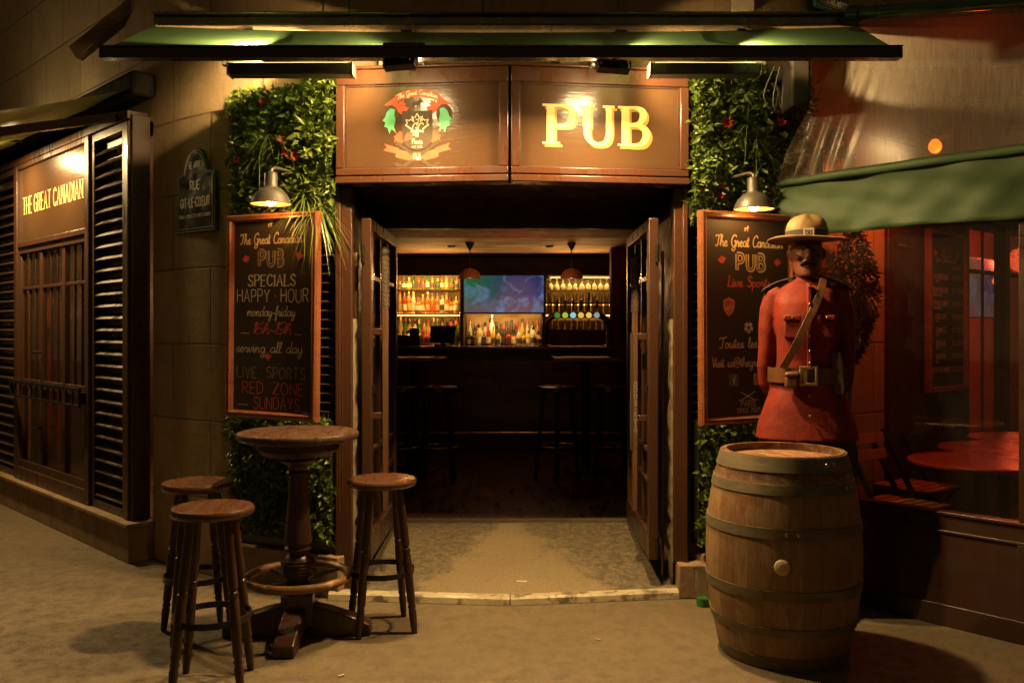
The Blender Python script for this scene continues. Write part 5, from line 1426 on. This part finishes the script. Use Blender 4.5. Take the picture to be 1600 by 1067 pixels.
# breeches, boots, base
m = MB()
for s_ in (-1,1): m.tube([(s_*.105,.0,1.0),(s_*.125,.0,.85),(s_*.135,0,.70),(s_*.112,-.005,.52),(s_*.10,0,.44)],[.125,.132,.12,.09,.074],18)
remesh(m.build("breeches", "navy_cloth", stt, smooth=60), .012, 3)
for s_ in (-1,1):
    m = MB(); m.tube([(s_*.10,.0,.50),(s_*.10,.01,.36),(s_*.10,.005,.2),(s_*.10,.0,.11)],[.082,.083,.066,.062],18); m.tube([(s_*.10,.05,.095),(s_*.103,-.03,.09),(s_*.11,-.12,.078),(s_*.115,-.19,.062)],[.052,.058,.052,.035],16)
    remesh(m.build("boot", "dark_leather", stt, smooth=60), .009, 2)
m = MB(); m.lathe([(0,.0),(.25,.0),(.25,.035),(.24,.045),(0,.045)],40,caps=False); m.build("base", "dark_brown_paint", stt, smooth=35)

# ================================================================= TERRACE ENCLOSURE (right)
TO = Vector((2.04,4.72,0)); TR = -R(48.5)
tD = Vector((math.cos(TR),math.sin(TR),0)); tN = Vector((-tD.y,tD.x,0))
def tw(x,y,z=0): return TO+tD*x+tN*y+Vector((0,0,z))
te = thing("terrace_screen", TO, TR, "terrace side screen with brown lower wall, glass, green valance and clear plastic curtain", "screen")
m = MB(); m.box(-.78,1.8,0,.05,0,.56); m.box(-.78,1.8,-.012,.06,.561,.578); m.box(-.78,1.8,-.010,-.0005,.47,.485); m.box(-.78,1.8,-.014,-.0005,.0,.11)
for x in (-.78,.575,1.75): m.box(x,x+.05,-.008,-.0005,.1105,.4695)
m.build("lower_wall", "dark_brown_paint", te, bevel=.003)
m = MB(); m.box(.58,.65,-.005,.055,.579,2.4); m.box(-.78,-.72,.0,.05,.579,2.4); m.build("post", "dark_brown_paint", te, bevel=.004)
m = MB(); m.box(-.72,.58,.022,.026,.579,2.05); m.box(.65,1.8,.022,.026,.579,2.05); m.build("pane", "terrace_glass", te, smooth=0)
def sheet(fn, nu, nv): 
    vs = [fn(i/nu,j/nv) for j in range(nv+1) for i in range(nu+1)]
    return vs, [(j*(nu+1)+i, j*(nu+1)+i+1, (j+1)*(nu+1)+i+1, (j+1)*(nu+1)+i) for j in range(nv) for i in range(nu)]
def topz(x): return 3.175-.19*x
def cur(u, v):
    xb = -.70+2.5*u; xt = -.24+2.04*u; x = xb*(1-v)+xt*v
    z = 2.36*(1-v)+(topz(xt)-.02)*v
    fold = max(0,1-u*6)*(1-v)**1.5
    y = -.03-.012*math.sin(u*23+v*2)*(1-v)-.05*fold*math.sin(u*150+v*7)-.02*math.sin(u*5+v*4)
    return (x,y,z)
m = MB(); m.add(*sheet(cur, 120, 24)); m.build("clear_curtain", "clear_curtain", te, smooth=80)
def val(u, v):
    x = -.74+2.55*u; z = 2.03+.33*v - .006*math.sin(u*14)*(1-v)+ .03*(1-v)*max(0,1-u*5)
    y = -.045-.016*math.sin(u*17+1+v)*(1-v)-.007*math.sin(u*41+v*3)-.012*math.sin(u*7+v*5)-.005*math.sin(u*63-v*9)*(1-v)-.004*math.sin(v*14+u*22)
    return (x,y,z)
m = MB(); m.add(*sheet(val, 160, 14)); o = m.build("valance", "valance_fabric", te, smooth=80); s_ = o.modifiers.new("thick",'SOLIDIFY'); s_.thickness = .004
m = MB(); m.add(*sheet(lambda u,v: (-.74+2.55*u, -.058+.006*math.sin(u*30)-.01*math.sin(u*7+5)-.012*v*(1-v)*4, 2.325+.05*v), 70, 4)); o = m.build("valance_hem", "valance_fabric", te, smooth=80); s_ = o.modifiers.new("thick",'SOLIDIFY'); s_.thickness = .006
m = MB(); m.tube([(-.24,-.02,topz(-.24)),(1.9,-.02,topz(1.9))],.034,20); m.tube([(-.27,-.02,topz(-.27)),(-.20,-.02,topz(-.20))],.045,20); m.build("roller_tube", "enamel_green", te, smooth=40)
ta = thing("terrace_awning", TO, TR, "dull awning spread over the terrace tables, seen through the clear curtain", "awning")
m = MB(); vs, fs = sheet(lambda u,v: (-.95+2.9*u, .02+4.5*v, 3.13-.19*(-.95+2.9*u)-.01*math.sin(u*6)*math.sin(v*20)), 24, 40); m.add(vs, fs); m.build("fabric", "terrace_fabric", ta, smooth=80)
m = MB()
for y in (.9,2.2,3.5): m.bar((-.9,y,topz(-.9)-.10),(1.9,y,topz(1.9)-.10),.04,.05)
m.build("arm", "awning_bar", ta, bevel=.005)
gb = MB(); gb.box(1.50,1.60,4.80,5.0,2.70,2.98); gb.box(1.53,1.57,4.98,5.42,2.93,2.98); gb.build("shadow_blocker", "matte_black", aw, bevel=.012)  # added black box that casts the shadow edge on the clear curtain
gb = MB()
for k in range(3): gb.tube(smoothpts([(1.45+.03*k,4.95,2.95),(1.40+.05*k,4.98,2.80-.03*k),(1.46+.03*k,5.0,2.72),(1.50,5.05,2.86),(1.49,5.2,2.93)],5), .005, 6)
gb.build("cable", "wire", aw)
# heater lamp
ht = thing("heat_lamp", at(1461,230,5.6), R(30), "orange glowing bulb hung under the terrace awning", "lamp")
m = MB(); m.lathe([(.004,-.040),(.022,-.034),(.035,-.018),(.040,.002),(.036,.022),(.024,.038),(.014,.048)],20); m.build("bulb", "bulb_orange", ht, smooth=60)
m = MB(); m.lathe([(.014,.05),(.02,.055),(.02,.09),(.008,.10)],14); m.tube([(0,0,.10),(0,0,.36)],.005,8); m.build("holder", "black_paint", ht, smooth=50)
m = MB(); m.lathe([(.02,.115),(.05,.10),(.078,.072),(.084,.055),(.081,.055),(.075,.070),(.048,.096),(.018,.11)],28,caps=False); m.build("added_cap", "black_paint", ht, smooth=50)  # cap added above the bulb to keep its light downward
lamp('SPOT', "heat_lamp_light", (0,0,-.09), 46, (1,.14,.035), ht, shadow_soft_size=.05, spot_size=R(150), spot_blend=.35)
lamp('POINT', "heat_lamp_spill", (0,-.05,-.07), 8, (1,.10,.02), ht, shadow_soft_size=.05)
# facade on the quay side
qf = thing("quay_shopfront", QO, QR, "dark brown glazed shopfront facing the terrace, red light behind its panes", "shopfront")
m = MB(); m.box(-.05,1.28,-.03,.05,.0,2.62); m.box(1.28,5,-.03,.05,0,.35); m.box(1.28,5,-.03,.05,2.36,2.62)
for x in (2.0,3.1,4.2): m.box(x,x+.10,-.045,.05,.351,2.359)
m.build("frame", "dark_brown_paint", qf, bevel=.006)
for k, (x0, x1) in enumerate(((1.28,2.0),(2.1,3.1),(3.2,4.2))):
    m = MB(); m.box(x0,x0+.05,-.02,.03,.351,2.359); m.box(x1-.05,x1,-.02,.03,.351,2.359); m.box(x0+.05,x1-.05,-.02,.03,2.30,2.359); m.box(x0+.05,x1-.05,-.02,.03,.351,.42); m.box(x0+.05,x1-.05,-.018,.028,1.95,1.98)
    x = (x0+x1)/2; m.box(x-.008,x+.008,-.008,.012,.42,1.95); m.box(x-.008,x+.008,-.0075,.0115,1.98,2.30)
    w_ = m.build("window", "dark_brown_paint", qf, bevel=.003)
    m = MB(); m.box(x0+.04,x1-.04,.003,.007,.40,2.32); m.build("pane", "glass", w_, smooth=0)
m = MB(); m.box(-.2,14,1.9,2.0,.0,2.9); m.box(13.9,14,.06,1.9,0,2.9)
tag(m.build("lounge_wall", "interior_bright_red", loc=QO, rotz=QR), kind="structure")
m = MB(); m.box(-.2,14,.06,2.0,.1,.17)
tag(m.build("lounge_floor", "interior_floor", loc=QO, rotz=QR), kind="structure")
m = MB(); m.box(-.2,14,.06,2.0,2.9,2.98)
tag(m.build("lounge_ceiling", "interior_bright_red", loc=QO, rotz=QR), kind="structure")
lamp('POINT', "lounge_light", qw(5.2,.9,2.3), 130, (1,.10,.04), None, shadow_soft_size=.15)
pl = thing("pendant_bulb", qw(3.15,.45,1.96), 0, "small orange pendant bulb at the right edge inside the lounge window", "lamp")
m = MB(); m.lathe([(.006,-.035),(.03,-.02),(.036,.01),(.02,.04)],16); m.build("bulb", "bulb_orange", pl, smooth=60)
m = MB(); m.tube([(0,0,.04),(0,0,1.03)],.006,8); m.lathe([(.022,.03),(.022,.08)],12); m.build("cord", "black_paint", pl)
tv2 = thing("lounge_television", qw(4.3,1.0,1.95), QR, "blue television glowing behind the lounge window beside the beer board", "television")
m = MB(); m.box(-.55,.55,0,.05,-.33,.33); m.build("casing", "black_paint", tv2, bevel=.005)
m = MB(); m.box(-.53,.53,-.004,-.0005,-.31,.31); m.build("screen", "tv_picture", tv2)
m = MB(); m.bar((0,.05,0),(0,.7,0),.06,.06); m.build("bracket", "black_paint", tv2)
# beer menu
bb = board(QO, QR, -.05, .80, 1.635, .68, 1.19, "wood-framed BEER price list on the dark wall inside the terrace")
p = Paint(Y0); p.text("BEER", .0, .44, .075, width=.17, wd=.16, serif=True, contrast=.5); p.done("chalk_title", "chalk_dim", bb)
p = Paint(Y0)
p.text("GREAT CANADIAN DRAUGHT", 0, .375, .024, width=.34, wd=.14); p.text("25CL 50CL PINTE", .17, .325, .026, width=.17, wd=.13)
for i, (nm, sub, pr) in enumerate((("LA QUEBECOISE","LIGHT","5.5 8.5 9"),("BEAVER BLONDE","ORIGINAL LAGER","5 7.5 8"),("DEVAULT ABBEY","TRADITIONNELLE","5.5 9 9"),("HOUSE IPA","IPA","5.5 8.5 9"),("GUINNESS","STOUT","5.5 8 9"),("OLD WAVE","RED","5.5 8 9"),("ROADSIDE","WHITE","5.5 8.5 9"),("BEER OF THE MOMENT","","5.5 8 9"))):
    z = .255-.098*i
    p.text(nm, -.10, z, .036, width=.018*len(nm)+.02, wd=.15); p.text(pr, .19, z, .036, width=.17, wd=.15)
    if sub: p.text(sub, -.16, z-.036, .02, width=.010*len(sub)+.01, wd=.15)
p.done("chalk_lettering", "chalk_white", bb)
p = Paint(Y0); p.poly(maple(-.19,.42,.035)); p.poly(maple(.19,.42,.035)); p.done("chalk_red_marks", "chalk_red", bb)
# dark climbing plant on the stone corner
dp = thing("climbing_plant", (2.12,5.70,0), R(38), "dark bushy climbing plant on the stone behind the statue's shoulder", "plant")
r = random.Random(9); m = MB()
for _ in range(2600):
    a = r.uniform(0,6.28); q = r.random()**.6; z = 1.72+.42*q*math.sin(a); wd = .26*(1-.45*max(0,(1.72-z)/.45))
    x = wd*q*math.cos(a); p_ = Vector((x, -.05-.14*r.random()*(1-q*q), z)); leaf(m, p_, rdir(r,(0,-.4,-.5),.9), rdir(r,(0,-1,.3),.6), r.uniform(.03,.06), .018)
blades(m, (.0,-.12,1.75), 80, .32, r, (0,-.5,0), .5, .004, 1.1)
m.build("foliage", "leaf_dark", dp, smooth=0)
m = MB(); m.tube([(0,-.03,0),(.02,-.05,.5),(-.02,-.04,1.0),(.02,-.05,1.7)],[.02,.016,.014,.008],8); m.build("stem", "timber", dp)
# terrace tables and chairs
def make_table():
    t = thing("terrace_table", (0,0,0), 0, "x", "table", "red round tables on the terrace")
    m = MB(); m.lathe([(0,.695),(.385,.695),(.40,.702),(.40,.714),(.392,.72),(0,.72)],56,caps=False); m.build("tabletop", "red_table", t, smooth=35)
    m = MB(); m.tube([(0,0,.03),(0,0,.694)],.036,16); m.build("column", "black_paint", t)
    m = MB(); m.lathe([(0,0),(.21,0),(.21,.015),(.06,.035),(0,.035)],32,caps=False); m.build("base", "black_paint", t)
    return t
tt = make_table()
for i, (x,y,l) in enumerate(((2.80,5.36,"red round terrace table closest to the glass screen"),(3.25,5.92,"middle one of the red round terrace tables, with a pale worn patch"),(3.72,6.46,"farthest red round terrace table, cut by the photo's right edge"))):
    o = tt if i == 0 else dup(tt); o.location = (x,y,0); o.rotation_euler.z = i*1.3; o["label"] = l
def make_chair():
    t = thing("terrace_chair", (0,0,0), 0, "x", "chair", "slatted chairs on the terrace")
    m = MB()
    for k in range(6): y = -.19+.072*k; m.box(-.20,.20,y,y+.055,.445,.46)
    m.build("seat", "slat_wood", t, bevel=.003)
    m = MB()
    for z,y in ((.72,.235),(.82,.255)):
        m.box(-.20,.20,-.008,.008,-.032,.032, Matrix.Translation((0,y,z)) @ Matrix.Rotation(R(-10),4,'X'))
    m.build("backrest", "slat_wood", t, bevel=.003)
    m = MB()
    for s_ in (-1,1):
        m.bar((s_*.205,.262,.87),(s_*.205,-.20,.0),.018,.03); m.bar((s_*.188,-.19,.44),(s_*.188,.24,.0),.018,.03); m.bar((s_*.20,-.20,.435),(s_*.20,.20,.435),.014,.02)
    m.bar((-.19,.2,.05),(.19,.2,.05),.014,.014); m.bar((-.2,-.19,.02),(.2,-.19,.02),.014,.014)
    m.build("frame", "black_paint", t)
    return t
ch = make_chair()
for i, (x,y,rz,l) in enumerate(((2.34,5.38,34,"slatted folding chair nearest the terrace screen, left of the closest red table"),(2.72,6.02,38,"slatted folding chair behind the closest red table, near the beer board"),(3.25,5.0,-100,"slatted folding chair at the right edge in front of the red tables"))):
    o = ch if i == 0 else dup(ch); o.location = (x,y,0); o.rotation_euler.z = R(rz); o["label"] = l

# ================================================================= BAR INTERIOR
ct = thing("bar_counter", (0,10.0,0), 0, "long dark bar counter across the back of the pub room", "counter")
m = MB(); m.box(-1.9,1.16,-.30,.32,1.275,1.315); m.build("worktop", "bar_wood", ct, bevel=.008)
m = MB(); m.box(-1.88,1.15,-.18,.25,.171,1.274)
for i in range(7): x = -1.8+.42*i; m.box(x,x+.36,-.192,-.1805,.35,1.15)
m.build("front_panel", "bar_wood", ct, bevel=.005)
m = MB(); m.tube([(-1.88,-.30,.38),(1.15,-.30,.38)],.02,12)
for x in (-1.5,-.5,.5,1.1): m.bar((x,-.3,.38),(x,-.19,.38),.02,.02)
m.build("foot_rail", "brass", ct, smooth=50)
bk = thing("back_bar", (0,11.7,0), 0, "lit back bar shelving unit behind the counter", "shelves")
m = MB()
for x in (-1.58,-.655,.42,1.42): m.box(x-.025,x+.025,.0,.48,.171,2.34)
m.box(-1.6,1.45,-.02,.48,2.27,2.45); m.box(-1.6,1.45,-.02,.0,2.205,2.2695); m.build("carcass", "interior_dark", bk, bevel=.004)
m = MB(); m.box(-1.55,1.4,.05,.48,.171,1.24); m.box(-1.555,1.395,.0,.48,1.241,1.28); m.build("cupboard", "bar_wood", bk, bevel=.004)
m = MB(); m.box(.45,1.39,.25,.47,1.281,1.50); m.build("bottle_fridge", "interior_dark", bk, bevel=.004)
for x0,x1,zs in ((-1.555,-.68,(1.715,2.03)),(.445,1.395,(1.72,1.86))):
    for z in zs:
        m = MB(); m.box(x0,x1,.12,.48,z-.022,z); m.build("shelf", "bar_wood", bk, bevel=.002)
m = MB()
for x0,x1,z,y in ((-1.55,-.69,1.688,.115),(-1.55,-.69,2.04,.44),(-1.55,-.69,1.728,.44),(-1.55,-.69,2.255,.1),(.45,1.39,2.255,.1),(-.63,.40,1.76,.15),(-1.55,-.69,1.285,.46),(.45,1.39,1.835,.42),(.45,1.39,1.69,.42)): m.box(x0,x1,y-.008,y+.008,z-.006,z+.004)
m.build("light_strip", "led_strip", bk)
m = MB(); m.box(-.61,.385,.47,.478,1.29,1.66); m.build("mirror_panel", "led_soft", bk) if False else m.build("back_panel", "ochre_wall", bk)
lamp('AREA', "shelf_glow", (-1.1,11.74,2.19), 12, (1,.58,.18), None, shape='RECTANGLE', size=.8, size_y=.05, rot=(R(25),0,0))
lamp('AREA', "glass_shelf_glow", (.92,11.74,2.19), 14, (1,.62,.2), None, shape='RECTANGLE', size=.85, size_y=.05, rot=(R(25),0,0))
lamp('AREA', "middle_shelf_glow", (-1.1,11.84,1.99), 7, (1,.55,.16), None, shape='RECTANGLE', size=.8, size_y=.04, rot=(R(15),0,0))
lamp('AREA', "lower_shelf_glow", (-1.1,11.78,1.675), 6, (1,.58,.18), None, shape='RECTANGLE', size=.8, size_y=.04, rot=(R(10),0,0))
lamp('AREA', "counter_glow", (-.1,11.72,1.68), 10, (1,.62,.22), None, shape='RECTANGLE', size=.9, size_y=.05, rot=(R(25),0,0))
lamp('AREA', "ceiling_fill", (-.1,11.62,2.19), 11, (1,.50,.13), None, shape='RECTANGLE', size=2.6, size_y=.06, spread=R(70), aim=(-.1,10.0,2.75))  # added fill light with no fixture, brightens the bar ceiling
tv = thing("television", (-.105,11.62,1.96), 0, "television showing blurred sport above the bottles on the back bar", "television")
m = MB(); m.box(-.53,.53,0,.05,-.255,.255); m.build("casing", "black_paint", tv, bevel=.006)
m = MB(); m.box(-.515,.515,-.004,-.0005,-.237,.24); m.build("screen", "tv_picture", tv)
m = MB(); m.box(-.1,.1,.05,.54,-.1,.1); m.build("bracket", "black_paint", tv)
# bottles
def bottle_mesh(kind, glass, label, cap):
    P_ = {"round":[(.0,0),(.037,0),(.038,.01),(.038,.17),(.032,.195),(.016,.22),(.0135,.27),(.0135,.285),(.0,.285)],
          "square":[(.0,0),(.043,0),(.045,.01),(.045,.15),(.040,.165),(.018,.18),(.016,.22),(.016,.235),(0,.235)],
          "slim":[(.0,0),(.031,0),(.032,.01),(.031,.19),(.025,.22),(.0125,.25),(.012,.31),(.012,.32),(0,.32)],
          "wide":[(.0,0),(.048,0),(.052,.02),(.052,.11),(.04,.145),(.017,.16),(.015,.20),(.015,.215),(0,.215)]}[kind]
    m = MB(); m.lathe(P_, 14, caps=False); r_ = max(a for a,_ in P_); H_ = P_[-1][1]
    m.cur = 1; m.lathe([(r_+.0012,.045),(r_+.0012,.045+H_*.28)], 14, caps=False)
    m.cur = 2; m.lathe([(0.0,H_-.045),(.017,H_-.045),(.017,H_+.004),(0,H_+.004)], 12, caps=False)
    o = m.build("bottle", [glass, label, cap], None, smooth=50); COL.objects.unlink(o); return o
BP = {}
def bottle(x, y, z, glass, kind, lab, cap, label, s=1.0):
    k = (glass, kind, lab, cap)
    if k not in BP: BP[k] = bottle_mesh(kind, glass, lab, cap)
    o = BP[k].copy(); COL.objects.link(o); o.location = (x,y,z); o.scale = (s,s,s); o.rotation_euler.z = rng.uniform(0,6)
    tag(o, label, "bottle", "bottles on the back bar")
CN = {"amber":"amber","green_glass":"green","clear_bottle":"clear","red_bottle":"red","dark_bottle":"dark","gold_bottle":"golden","frost_bottle":"frosted white"}
def row(x0, x1, n, y, z, glasses, where, kinds=("round","square","slim","wide"), smin=.8, smax=1.0):
    for i in range(n):
        x = x0+(x1-x0)*(i+.5)/n+rng.uniform(-.006,.006); gl = glasses[rng.randrange(len(glasses))]
        bottle(x, y+rng.uniform(-.02,.02), z, gl, rng.choice(kinds), rng.choice(("label_cream","label_dark","label_cream","label_gold","label_dark","label_red")), rng.choice(("label_dark","brass","label_red","chrome")),
               "%s bottle, %s from the left %s" % (CN[gl], ORD[i], where), rng.uniform(smin,smax))
row(-1.53,-.71,13,11.95,2.031,["green_glass","amber","gold_bottle","amber","dark_bottle","amber"],"on the top left shelf",smin=.62,smax=.75)
row(-1.53,-.71,13,11.93,1.716,["amber","amber","gold_bottle","clear_bottle","red_bottle"],"on the middle left shelf",smin=.85,smax=1.0)
row(-1.53,-.71,13,12.05,1.281,["clear_bottle","gold_bottle","amber","green_glass"],"in the back row on the left counter",kinds=("round","slim"),smin=1.1,smax=1.25)
row(-1.53,-.71,13,11.84,1.281,["dark_bottle","clear_bottle","green_glass","red_bottle","amber"],"in the front row on the left counter",smin=.85,smax=1.05)
row(-.60,.38,14,12.02,1.281,["clear_bottle","gold_bottle","amber","dark_bottle","clear_bottle"],"in the back row under the television",kinds=("round","slim"),smin=1.0,smax=1.15)
row(-.60,.38,15,11.82,1.281,["gold_bottle","amber","clear_bottle","dark_bottle","gold_bottle","red_bottle"],"in the front row under the television",smin=.75,smax=.95)
bottle(-.265,11.9,1.281,"frost_bottle","slim","label_cream","chrome","tall frosted white bottle under the television, left of centre",1.28)
# glasses
def glass_mesh(kind):
    m = MB()
    if kind == "stem": m.lathe([(.032,0),(.032,.003),(.004,.006),(.004,.075),(.02,.088),(.038,.12),(.036,.165),(.0345,.165),(.0365,.12),(.018,.091),(.0,.085)],14,caps=False)
    else: m.lathe([(0,0),(.030,0),(.037,.12),(.035,.12),(.028,.006),(0,.006)],14,caps=False)
    o = m.build("glass", "tumbler", None, smooth=50); COL.objects.unlink(o); return o
gs, gtum = glass_mesh("stem"), glass_mesh("tumbler")
rk = thing("glass_rack", (.92,11.9,2.235), 0, "black hanging rack for stemmed glasses over the right shelves", "rack")
m = MB()
for k in range(12): x = -.45+.082*k; m.box(x-.004,x+.004,-.16,.2,-.06,-.052)
m.box(-.47,.47,-.17,-.16,-.065,-.04); m.box(-.47,.47,.2,.21,-.065,-.04); m.box(-.46,-.45,-.16,.2,-.04,.03); m.box(.45,.46,-.16,.2,-.04,.03); m.build("rails", "black_paint", rk)
for k in range(11):
    o = gs.copy(); COL.objects.link(o); o.location = (.51+.082*k, 11.80, 2.183); o.rotation_euler = (math.pi,0,0)
    tag(o, "stemmed glass hanging upside down in the rack, %s from the left" % ORD[k], "glass", "hanging stemmed glasses")
for z, nm, yy in ((1.861,"upper right shelf",11.9),(1.721,"lower right shelf",11.9),(1.501,"right back counter",12.05)):
    for k in range(11):
        o = gtum.copy(); COL.objects.link(o); o.location = (.50+.084*k, yy, z)
        tag(o, "small tumbler on the %s, %s from the left" % (nm, ORD[k]), "glass", "tumblers on the right shelves")
# pendants
for i, x in enumerate((-.47,.665)):
    Y = 10.0
    pd = thing("pendant_lamp", (x,Y,2.07), 0, ("copper dome pendant lamp over the bar, in front of the television's left end","copper dome pendant lamp over the bar, above the beer taps")[i], "lamp", "copper pendants over the bar")
    m = MB(); m.lathe([(.125,0),(.127,.004),(.120,.03),(.104,.062),(.08,.088),(.05,.104),(.02,.108),(.02,.105),(.05,.100),(.078,.084),(.10,.06),(.116,.03),(.122,.004)],36); m.build("shade", "copper", pd, smooth=50)
    m = MB(); m.tube([(0,0,.108),(0,0,.33)],.006,8); m.lathe([(.008,.31),(.05,.385),(.05,.40)],20); m.build("cord", "black_paint", pd, smooth=40)
    m = MB(); m.lathe([(.005,.02),(.025,.035),(.03,.055),(.015,.085)],16); m.build("bulb", "bulb_glow", pd, smooth=60)
    lamp('POINT', "pendant_light", (0,0,.02), 1.6, (1,.55,.2), pd, shadow_soft_size=.03)
for i, x in enumerate((-.70,.44)):
    m = MB(); m.lathe([(.055,0),(.05,-.012),(.036,-.006)],20,c=(0,0,0))
    tag(m.build("downlight", "black_paint", loc=(x,10.4,2.469)), ("dark recessed spot in the bar ceiling, left one","dark recessed spot in the bar ceiling, right one")[i], "lamp", "recessed ceiling spots")
# beer tower
bw = thing("beer_tower", (.73,10.05,1.315), 0, "arched metal beer tap tower with six round lit badges on the bar", "beer tap")
m = MB(); pts = [(-.36,0),(-.36,.20),(-.34,.28),(-.27,.335),(-.18,.35),(0,.35),(.18,.35),(.27,.335),(.34,.28),(.36,.20),(.36,0)]
m.tube([(x,0,z) for x,z in smoothpts(pts,5)], .036, 14)
for s_ in (-1,1): m.lathe([(.07,0),(.07,.012),(.045,.02)],20,c=(s_*.36,0,0))
m.build("arch", "dark_bronze", bw, smooth=60)
for k, c in enumerate(((.05,.2,.03),(.35,.45,.05),(.25,.55,.65),(.75,.45,.06),(.8,.5,.1),(.25,.3,.3))):
    x = -.225+.088*k
    mt = emit("tap_badge_%d" % k, c, 1.0)
    m = MB(); m.tube([(x,-.045,.345),(x,-.062,.345)],.036,20); bd = m.build("badge", "tap_badge_%d" % k, bw, smooth=40)
    m = MB(); m.ring(.037,.005,0,24,m=6); m.xf(Matrix.Translation((x,-.062,.345)) @ Matrix.Rotation(R(90),4,'X')); m.build("badge_rim", "chrome", bd, smooth=60)
    m = MB(); m.tube([(x,-.05,.29),(x,-.09,.27),(x,-.09,.22)],[.012,.010,.008],10); m.tube([(x,-.04,.385),(x,-.06,.44),(x,-.07,.52 if k != 4 else .60)],[.008,.013,.011],10); m.build("tap", "black_paint" if k == 4 else "chrome", bw, smooth=50)
# till
ti = thing("bar_till", (-.80,10.2,1.315), R(-12), "black tilted till screen on the bar left of the bottles", "till")
m = MB(); m.box(-.15,.15,-.01,.02,.04,.24,Matrix.Rotation(R(-18),4,'X')); m.build("screen", "black_paint", ti, bevel=.006)
m = MB(); m.box(-.07,.07,-.06,.1,0,.02); m.bar((0,.05,.015),(0,0,.1),.05,.03); m.build("stand", "black_paint", ti)
ti2 = thing("bar_caddy", (-1.18,10.2,1.315), 0, "low black caddy on the left of the bar counter", "caddy")
m = MB(); m.box(-.14,.14,-.08,.08,0,.012); m.box(-.14,-.13,-.08,.08,.012,.12); m.box(.13,.14,-.08,.08,.012,.12); m.box(-.13,.13,-.08,-.07,.012,.12); m.box(-.13,.13,.07,.08,.012,.12); m.build("tray", "black_paint", ti2, bevel=.003)
m = MB(); m.box(.02,.12,-.06,.06,.0125,.20); m.build("napkin_holder", "black_paint", ti2, bevel=.004)
# menu on the pier
pm = thing("menu_board", (1.40,10.54,1.80), 0, "dark narrow drinks list on the brown pier right of the bar", "menu board")
m = MB(); m.box(-.13,.13,-.02,0,-.42,.30); m.build("panel", "slate", pm, bevel=.003)
p = Paint(-.0205)
for k in range(13): p.text(rng.choice(("WHISKY 9","GIN 8","RUM 8","VODKA 8","CIDER 7","STOUT 9")), 0, .24-.048*k, .022, width=.14, wd=.13)
p.done("lettering", "chalk_dim", pm)
# high tables and stools in the room
for i, (x,wd) in enumerate(((-.92,.56),(.70,.62))):
    ht_ = thing("high_table", (x,8.5,.17), 0, ("dark high table with a painted front-edge highlight, left inside the doorway","dark high table with a painted front-edge highlight, right inside the doorway")[i], "table", "high tables in the pub room")
    m = MB(); m.box(-wd/2,wd/2,-.28,.28,1.035,1.07); m.build("tabletop", "bar_wood", ht_, bevel=.004)
    m = MB(); m.box(-wd/2,wd/2,-.288,-.2805,1.043,1.068); m.build("highlight_strip", "edge_highlight", ht_)  # strip painting the highlight along the table's front edge
    m = MB(); m.tube([(0,0,.03),(0,0,1.034)],.04,14); m.lathe([(0,0),(.24,0),(.24,.02),(.04,.04)],28); m.build("column", "black_paint", ht_)
def make_bstool():
    t = thing("padded_bar_stool", (0,0,.17), 0, "x", "stool", "bar stools inside the pub")
    m = MB(); m.lathe([(0,.78),(.17,.78),(.18,.80),(.175,.825),(.15,.835),(0,.838)],32,caps=False); m.build("seat", "bar_wood", t, smooth=40)
    for k in range(4):
        a = R(45+90*k); m = MB(); m.tube([(.12*math.cos(a),.12*math.sin(a),.78),(.19*math.cos(a),.19*math.sin(a),0)],.017,10); m.build("leg", "black_paint", t, smooth=50)
    m = MB(); m.ring(.165,.009,.3,36,m=8); m.build("foot_ring", "brass", t, smooth=60)
    return t
bs = make_bstool()
for i, (x,y,l) in enumerate(((-.65,7.9,"dark bar stool inside the doorway, right of the left high table"),(.40,7.95,"dark bar stool inside the doorway, left of the right high table"),(.88,8.0,"dark bar stool inside the doorway, beside the right door leaf"),(-.98,7.9,"dark bar stool inside the doorway, beside the left door leaf"))):
    o = bs if i == 0 else dup(bs); o.location = (x,y,.17); o.rotation_euler.z = i*.7; o["label"] = l
lamp('POINT', "room_fill", (0.1,9.0,2.05), 6.5, (1,.42,.16), None, shadow_soft_size=.3)  # added fill light with no fixture, brightens the copper pendants

for i, (px, py, l) in enumerate(((533,1057,"cigarette end on the pavement in front of the bar table's front foot"),(815,925,"pale scrap of paper on the ramp just inside the step"),(935,1000,"cigarette end on the pavement before the middle of the step"))):
    Y = 2100/(py-515); X = (px-800)/F*Y
    m = MB(); 
    if i == 1: m.box(-.012,.012,-.03,.03,.062,.064)
    else: m.tube([(-.014,0,.005),(.014,.004,.005)],.004,8)
    tag(m.build("cigarette_end" if i != 1 else "paper_scrap", "card_white", loc=(X,Y,0), rotz=.5+i), l, "litter")
